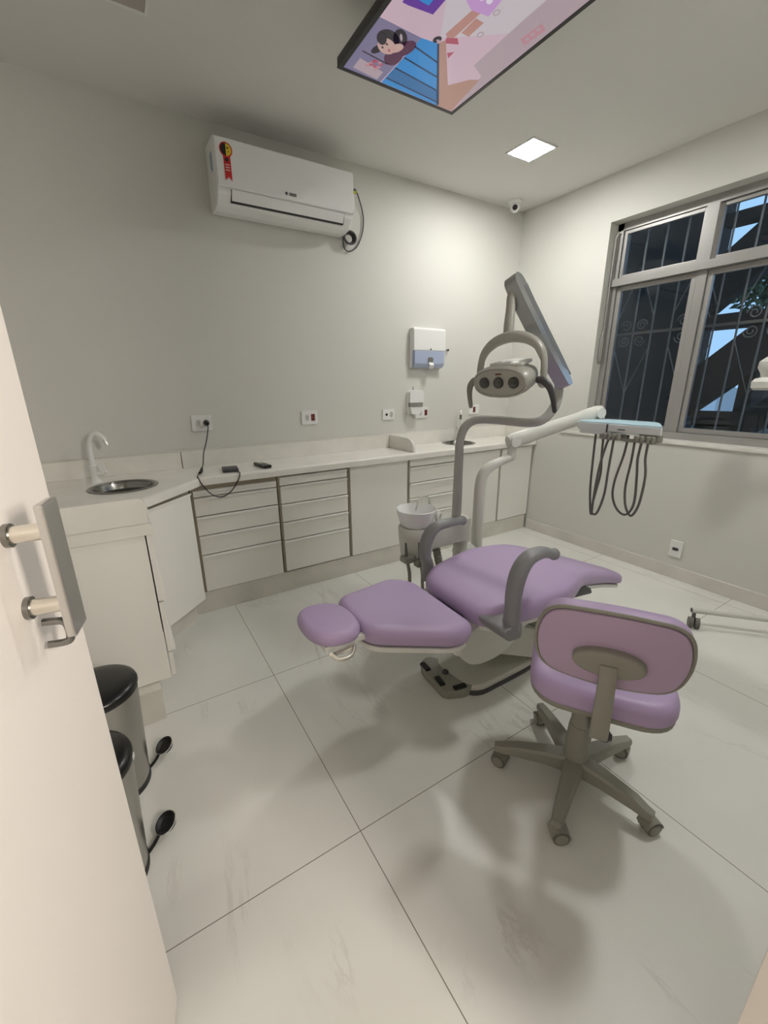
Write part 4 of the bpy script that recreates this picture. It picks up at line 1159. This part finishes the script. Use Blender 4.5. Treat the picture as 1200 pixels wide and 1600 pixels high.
# holders and hoses
hold_y = [1.300, 1.278, 1.252, 1.230, 1.130, 1.108, 1.076, 1.056]
bm = B(); box(bm, 2.225, 2.30, 1.225, 1.345, 1.092, 1.118, 0.008); box(bm, 2.225, 2.29, 1.045, 1.135, 1.095, 1.136, 0.008); obj('holder_block', bm, 'gplas', trb)
for hy in hold_y:
    bm = B(); tube(bm, [(2.21, hy, 1.126), (2.212, hy, 1.115), (2.212, hy, 1.093)], [0.0085, 0.012, 0.010], 12); obj('holder_ring', bm, 'gplas', trb)
def hosep(pts):
    b2 = B(); tube(b2, pts, 0.0062, 8, smooth=8); obj('instrument_hose', b2, 'hose', du)
hosep([(2.26, 1.385, 1.12), (2.25, 1.375, 0.975), (2.235, 1.358, 0.805), (2.23, 1.338, 0.69), (2.228, 1.328, 0.660), (2.226, 1.323, 0.67), (2.222, 1.322, 0.759), (2.216, 1.311, 0.933), (2.212, 1.288, 1.06), (2.212, 1.278, 1.095)])
hosep([(2.26, 1.340, 1.12), (2.255, 1.330, 0.997), (2.25, 1.318, 0.898), (2.24, 1.325, 0.79), (2.234, 1.332, 0.70), (2.23, 1.325, 0.665), (2.226, 1.292, 0.675), (2.222, 1.264, 0.789), (2.216, 1.258, 0.925), (2.212, 1.252, 1.06), (2.212, 1.252, 1.095)])
hosep([(2.26, 1.203, 1.12), (2.255, 1.209, 1.014), (2.245, 1.229, 0.881), (2.238, 1.225, 0.789), (2.232, 1.187, 0.722), (2.226, 1.133, 0.706), (2.220, 1.098, 0.776), (2.215, 1.104, 0.919), (2.212, 1.113, 1.012), (2.212, 1.108, 1.095)])
hosep([(2.26, 1.166, 1.12), (2.255, 1.165, 0.989), (2.245, 1.168, 0.86), (2.238, 1.154, 0.772), (2.232, 1.128, 0.720), (2.226, 1.100, 0.710), (2.220, 1.072, 0.782), (2.215, 1.063, 0.926), (2.212, 1.076, 1.017), (2.212, 1.076, 1.095)])
# lamp arm (silver, leaning), neck, yoke and head
la, lb = Vector((1.762, 1.272, 1.400)), Vector((1.545, 1.405, 1.795))
ax = (lb - la).normalized()
vw = (Vector((0, 0, 1.4)) - (la + lb) / 2).normalized()
sd2 = Vector((0.63, 0.77, 0.0)); sd2 = (sd2 - ax * sd2.dot(ax)).normalized()
up2 = Vector((0.849, -0.528, 0)) * 0.85 - vw * (-0.50)
up2 = (up2 - ax * up2.dot(ax)).normalized()
sd2 = up2.cross(ax).normalized()
LM = Matrix(((ax.x, sd2.x, up2.x, la.x), (ax.y, sd2.y, up2.y, la.y), (ax.z, sd2.z, up2.z, la.z), (0, 0, 0, 1)))
Ll = (lb - la).length
bm = B()
pf = rounded([(-0.035, -0.015), (-0.03, 0.040), (0.12, 0.055), (Ll - 0.10, 0.055), (Ll + 0.02, 0.045), (Ll + 0.045, 0.0), (Ll + 0.02, -0.045), (Ll - 0.03, -0.045), (Ll - 0.06, -0.03), (0.10, -0.030)], 0.025, 4)
vs = prism(bm, [(a, b_) for a, b_ in pf], 'y', -0.028, 0.028, 0.008, seg=3)
for v in vs:
    v.co = LM @ Vector((v.co.x, v.co.z, v.co.y))
lar = obj('lamp_arm', bm, 'armsil', du)
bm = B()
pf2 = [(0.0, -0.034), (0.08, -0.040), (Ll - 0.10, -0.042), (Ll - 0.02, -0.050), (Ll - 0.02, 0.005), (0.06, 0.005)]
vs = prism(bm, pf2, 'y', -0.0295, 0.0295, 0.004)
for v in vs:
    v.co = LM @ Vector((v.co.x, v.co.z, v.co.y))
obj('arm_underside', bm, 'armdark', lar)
LC = Vector((1.415, 1.300, 1.402))     # lamp head centre
wd = Vector((0.22, -0.975, 0)).normalized()  # head width direction
fd = Vector((-0.975, -0.22, -0.22)).normalized()
ud = wd.cross(fd).normalized()
if ud.z < 0:
    ud = -ud
fd = ud.cross(wd).normalized()
if fd.x > 0:
    fd = -fd
def LP(a, b_, c):
    return LC + wd * a + fd * b_ + ud * c
bm = B(); tube(bm, [(1.535, 1.405, 1.765), (1.515, 1.395, 1.74), (1.505, 1.385, 1.69), (1.488, 1.372, 1.63), (1.478, 1.362, 1.575)], [0.018, 0.019, 0.020, 0.022, 0.022], 16, smooth=5); obj('lamp_neck', bm, 'lampb', du)
bm = B()
yk = []
for k in range(13):
    a = math.pi * k / 12
    yk.append(Vector((1.455, 1.315, 1.44)) + wd * (-0.150 * math.cos(a)) + Vector((0, 0, 0.135 * math.sin(a) ** 0.8)))
yk = [yk[0] - Vector((0, 0, 0.045))] + yk + [yk[-1] - Vector((0, 0, 0.05))]
tube(bm, yk, [0.014, 0.017] + [0.017 + 0.014 * math.sin(math.pi * k / 10) for k in range(11)] + [0.017, 0.014], 14, smooth=2, flat=(0.75, 1.1), up=tuple(fd))
yo = obj('lamp_yoke', bm, 'lampb', du)
bm = B(); sphere(bm, yk[-1], 0.022, seg=14); sphere(bm, yk[0], 0.020, seg=14); obj('yoke_pivot', bm, 'lampb', yo)
# head: superellipse loft from face to back
bm = B()
def ring(b_, hw, hh, dz=0, n=40):
    out = []
    for k in range(n):
        t = 2 * math.pi * k / n
        c, s = math.cos(t), math.sin(t)
        out.append(bm.verts.new(LP(hw * (abs(c) ** 0.8) * (1 if c >= 0 else -1), b_, dz + hh * (abs(s) ** 0.85) * (1 if s >= 0 else -1))))
    return out
rg = [ring(0.052, 0.114, 0.050), ring(0.060, 0.120, 0.057), ring(0.052, 0.125, 0.062), ring(0.02, 0.128, 0.064, 0.002), ring(-0.03, 0.125, 0.060, 0.006), ring(-0.07, 0.11, 0.048, 0.010), ring(-0.10, 0.075, 0.03, 0.014)]
for a, b_ in zip(rg, rg[1:]):
    for k in range(40):
        bm.faces.new((a[k], a[(k + 1) % 40], b_[(k + 1) % 40], b_[k]))
bm.faces.new(rg[0]); bm.faces.new(rg[-1])
hdx = obj('lamp_head', bm, 'lampb', du)
bm = B()
for a in (-0.07, -0.003, 0.066):
    cyl(bm, LP(a, 0.048, 0.0), LP(a, 0.058, 0.0), 0.023, 20)
hx2 = obj('lens_ring', bm, 'dgrey', hdx)
for a in (-0.07, -0.003, 0.066):
    bm = B(); cyl(bm, LP(a, 0.054, 0.0), LP(a, 0.0605, 0.0), 0.018, 20); cyl(bm, LP(a + 0.003, 0.06, 0.0), LP(a + 0.003, 0.064, 0.0), 0.007, 12); obj('lens', bm, 'lens', hdx)
bm = B()
vs = box(bm, -0.016, 0.012, 0.052, 0.0545, 0.032, 0.037)
for v in vs:
    v.co = LP(*v.co)
obj('lamp_mark', bm, 'redsock', hdx)
bm = B(); prism(bm, rounded([(-0.075, 0.02), (0.085, 0.03), (0.085, -0.09), (-0.05, -0.09)], 0.03, 3), 'z', 0.0, 0.012, 0.003)
for v in bm.verts:
    v.co = LP(v.co.x, v.co.y, 0.058 + v.co.z)
obj('top_cover', bm, 'unit', hdx)
for s, x0, tilt in ((-1, -0.150, -0.10), (1, 0.165, 0.75)):
    bm = B()
    p0 = LP(x0, 0.01, 0.0)
    hv = wd * (0.05 if s > 0 else 0.002) + Vector((0, 0, -0.105 if s < 0 else -0.125)) + fd * (0.02 if s < 0 else -0.03)
    tube(bm, [p0 - wd * 0.02 * s, p0, p0 + hv * 0.22 + wd * 0.018 * s, p0 + hv * 0.6 + wd * 0.014 * s, p0 + hv], [0.013, 0.015, 0.0135, 0.011, 0.009], 12, smooth=4)
    sphere(bm, p0 + hv, 0.009, seg=10)
    obj('lamp_handle', bm, 'dgrey' if s > 0 else 'gplas', hdx)

# ------------------------------------------------------------------ operator stool
SC0 = Vector((1.198, 0.648, 0))
ot = thing('operator_stool', 'lilac swivel stool with grey five-star base in the foreground', 'stool', tuple(SC0))
aw = Vector((0.555, -0.832, 0)).normalized(); bw = Vector((0.832, 0.555, 0)).normalized()
seatc = Vector((1.205, 0.612, 0))
SM = Matrix(((aw.x, bw.x, 0, seatc.x), (aw.y, bw.y, 0, seatc.y), (0, 0, 1, 0), (0, 0, 0, 1)))   # local x width, y forward
def st_fn(x, y, z):
    return tuple(SM @ Vector((x, y, z)))
seo = rounded([(-0.205, -0.19), (0.205, -0.19), (0.215, 0.16), (0.12, 0.225), (-0.12, 0.225), (-0.215, 0.16)], [0.12, 0.12, 0.12, 0.12, 0.12, 0.12], 8)
bm = B(); cushion(bm, seo, 0.455, 0.525, 0.018, 0.036, 0.006, st_fn, 5); obj('seat', bm, 'lilac', ot)
bm = B(); cushion(bm, [(x * 0.985, y * 0.985) for x, y in seo], 0.440, 0.461, 0.010, 0.006, 0, st_fn, 2); obj('seat_rim', bm, 'gplas', ot)
bm = B(); prism(bm, [(-0.10, -0.10), (0.10, -0.10), (0.10, 0.10), (-0.10, 0.10)], 'z', 0.415, 0.442, 0.005)
for v in bm.verts:
    v.co = SM @ v.co
obj('seat_plate', bm, 'gplas', ot)
# backrest: curved padded slab seen from behind
bc = Vector((-0.012, -0.247, 0.705))
tl = math.radians(10)
def bk_fn(x, y, z):      # x width, y height, z thickness (0 = rear face)
    yy = -0.0 + z - 0.55 * x * x * 0.0
    q = Vector((bc.x + x, bc.y + math.cos(tl) * (z) - math.sin(tl) * y + 0.50 * x * x, bc.z + math.cos(tl) * y + math.sin(tl) * z))
    return tuple(SM @ q)
bo2 = rounded([(-0.168, -0.105), (-0.05, -0.118), (0.05, -0.118), (0.168, -0.105), (0.195, 0.0), (0.168, 0.118), (0.0, 0.134), (-0.168, 0.118), (-0.195, 0.0)], [0.08, 0.1, 0.1, 0.08, 0.1, 0.09, 0.15, 0.09, 0.1], 8)
bm = B(); cushion(bm, bo2, 0.010, 0.066, 0.006, 0.03, 0.004, bk_fn, 5); br = obj('backrest', bm, 'lilac', ot)
bm = B(); cushion(bm, [(x * 0.955, y * 0.945) for x, y in bo2], 0.0, 0.014, 0.004, 0.003, 0, bk_fn, 4); obj('rear_panel', bm, 'lilac_b', br)
bm = B()
loop = [Vector(bk_fn(x * 0.985, y * 0.985, 0.010)) for x, y in bo2]
tube(bm, loop + [loop[0]], 0.0055, 8, cap=False); obj('edge_trim', bm, 'gplas', br)
bm = B()
plt = [(0.088 * math.cos(t), -0.02 + 0.042 * (abs(math.sin(t)) ** 0.9) * (1 if math.sin(t) > 0 else -1)) for t in [2 * math.pi * k / 36 for k in range(36)]]
cushion(bm, plt, -0.024, 0.004, 0.010, 0.002, 0, bk_fn, 3); obj('back_plate', bm, 'gplas', br)
# spine from under the seat up to the back plate
bm = B()
sp = [Vector((-0.006, -0.05, 0.425)), Vector((-0.006, -0.18, 0.422)), Vector((-0.006, -0.245, 0.440)), Vector((-0.007, -0.256, 0.52)), Vector((-0.009, -0.262, 0.61)), Vector((-0.012, -0.262, 0.685))]
tube(bm, [SM @ p for p in sp], [0.026, 0.026, 0.027, 0.026, 0.024, 0.022], 12, smooth=5, flat=(0.42, 1.0) , up=tuple(aw)) if False else None
vsx = []
for (p, w) in zip(smooth_path(sp, 5), [0.027] * 60):
    vsx.append(p)
rings = []
for i, p in enumerate(vsx):
    dnx = (vsx[min(i + 1, len(vsx) - 1)] - vsx[max(i - 1, 0)]).normalized()
    nx = Vector((1, 0, 0)); ny = dnx.cross(nx).normalized()
    w = 0.026 - 0.006 * i / len(vsx)
    rings.append([bm.verts.new(SM @ (p + nx * (w * c) + ny * (0.010 * s))) for c, s in ((-1, -0.7), (-0.8, -1), (0.8, -1), (1, -0.7), (1, 0.7), (0.8, 1), (-0.8, 1), (-1, 0.7))])
for a, b_ in zip(rings, rings[1:]):
    for k in range(8):
        bm.faces.new((a[k], a[(k + 1) % 8], b_[(k + 1) % 8], b_[k]))
bm.faces.new(rings[0]); bm.faces.new(rings[-1])
obj('back_spine', bm, 'gplas', ot)
bm = B(); sphere(bm, SM @ Vector((0.015, -0.20, 0.410)), 0.020, seg=14); cyl(bm, SM @ Vector((0.0, -0.20, 0.410)), SM @ Vector((0.035, -0.20, 0.408)), 0.010, 10); obj('tilt_knob', bm, 'dgrey', ot)
# column
cx, cy = SC0.x - 0.004, SC0.y - 0.010
bm = B(); lathe(bm, [(0, 0.055), (0.046, 0.055), (0.043, 0.12), (0.038, 0.235), (0.036, 0.255), (0, 0.255)], (cx, cy, 0), 28); obj('column', bm, 'gplas', ot)
bm = B(); lathe(bm, [(0, 0.25), (0.034, 0.25), (0.033, 0.30), (0.032, 0.42), (0, 0.42)], (cx, cy, 0), 28); obj('gas_lift_cover', bm, 'gplas', ot)
tips = [(1.015, 0.838), (1.319, 0.881), (1.450, 0.593), (1.229, 0.397), (0.960, 0.538)]
spin = [200, 150, 20, 250, 235]
for (tx, ty), sa in zip(tips, spin):
    tip = Vector((tx, ty, 0)); c0 = Vector((cx, cy, 0)); dr_ = (tip - c0).normalized(); Ln = (tip - c0).length
    sdv = Vector((-dr_.y, dr_.x, 0))
    bm = B()
    secs = [(0.02, 0.034, 0.118, 0.058), (0.10, 0.027, 0.115, 0.066), (0.20, 0.022, 0.104, 0.066), (Ln - 0.01, 0.019, 0.090, 0.062), (Ln + 0.012, 0.015, 0.086, 0.064)]
    rgs = []
    for (s, w, zt, zb) in secs:
        p = c0 + dr_ * s
        rgs.append([bm.verts.new(p + sdv * a + Vector((0, 0, z))) for a, z in ((-w, zb), (-w, zt - 0.010), (-w * 0.75, zt), (w * 0.75, zt), (w, zt - 0.010), (w, zb))])
    for a, b_ in zip(rgs, rgs[1:]):
        for k in range(6):
            bm.faces.new((a[k], a[(k + 1) % 6], b_[(k + 1) % 6], b_[k]))
    bm.faces.new(rgs[0]); bm.faces.new(rgs[-1])
    lg = obj('leg', bm, 'gplas', ot, sharp=30)
    an = math.radians(sa); wv = Vector((math.cos(an), math.sin(an), 0)); off = Vector((-wv.y, wv.x, 0)) * 0.012
    cc_ = tip + off + Vector((0, 0, 0.027))
    bm = B()
    for s in (-1, 1):
        cyl(bm, cc_ + wv * (0.004 * s), cc_ + wv * (0.022 * s), 0.0265, 24)
    cs = obj('caster', bm, 'gplas2', lg)
    bm = B(); cyl(bm, tip + Vector((0, 0, 0.052)), tip + Vector((0, 0, 0.068)), 0.009, 12)
    # wheel hood
    for s in (-1, 1):
        cyl(bm, cc_ + wv * (0.0222 * s), cc_ + wv * (0.025 * s), 0.020, 20)
    pts = [cc_ + Vector((0, 0, 0)) + off.normalized() * 0.0295 * math.cos(t) + Vector((0, 0, 0.0295 * math.sin(t))) for t in [math.pi * k / 10 for k in range(11)]]
    rgs = []
    for p in pts:
        rgs.append([bm.verts.new(p + wv * 0.024), bm.verts.new(p - wv * 0.024)])
    for a, b_ in zip(rgs, rgs[1:]):
        bm.faces.new((a[0], a[1], b_[1], b_[0]))
    obj('caster_hood', bm, 'gplas', lg)

# ------------------------------------------------------------------ wheeled stand at the right edge
ws = thing('wheeled_stand', 'light grey wheeled stand by the window, mostly out of frame', 'stand', (2.98, 0.56, 0))
hub = Vector((2.985, 0.555, 0.098))
bm = B(); tube(bm, [(2.680, 0.898, 0.098), (2.69, 0.889, 0.098), hub], 0.0165, 16); obj('leg', bm, 'unit', ws)
bm = B(); dleg = (Vector((2.680, 0.898, 0.098)) - hub).normalized(); cyl(bm, Vector((2.680, 0.898, 0.098)), Vector((2.680, 0.898, 0.098)) + dleg * 0.0015, 0.0125, 16); obj('tube_end', bm, 'dgrey', ws)
for e in ((3.14, 0.30), (2.84, 0.33)):
    bm = B(); tube(bm, [(e[0], e[1], 0.098), hub], 0.0165, 14); obj('leg', bm, 'unit', ws)
for (x, y) in ((2.672, 0.872), (3.14, 0.31), (2.85, 0.34)):
    bm = B()
    for s in (-1, 1):
        c0 = Vector((x, y, 0.031)); wv = Vector((0.5, -0.86, 0))
        cyl(bm, c0 + wv * 0.005 * s, c0 + wv * 0.027 * s, 0.031, 22)
    cyl(bm, (x + 0.01, y + 0.008, 0.03), (x + 0.012, y + 0.012, 0.085), 0.010, 10)
    obj('caster', bm, 'gplas2', ws)
bm = B(); cyl(bm, (hub.x, hub.y, 0.06), (hub.x, hub.y, 1.24), 0.022, 18); obj('pole', bm, 'unit', ws)
bm = B(); tube(bm, [(hub.x, hub.y, 1.22), (2.98, 0.60, 1.30), (2.95, 0.72, 1.36), (2.92, 0.82, 1.385)], 0.020, 14, smooth=5); obj('arm', bm, 'unit', ws)
bm = B()
hc = Vector((2.895, 0.868, 1.392))
lathe(bm, [(0, -0.052), (0.060, -0.052), (0.072, -0.040), (0.074, -0.010), (0.062, 0.006), (0.040, 0.012), (0.048, 0.035), (0.062, 0.060), (0.060, 0.090), (0.035, 0.112), (0, 0.118)], hc, 28); obj('device_head', bm, 'unit', ws)
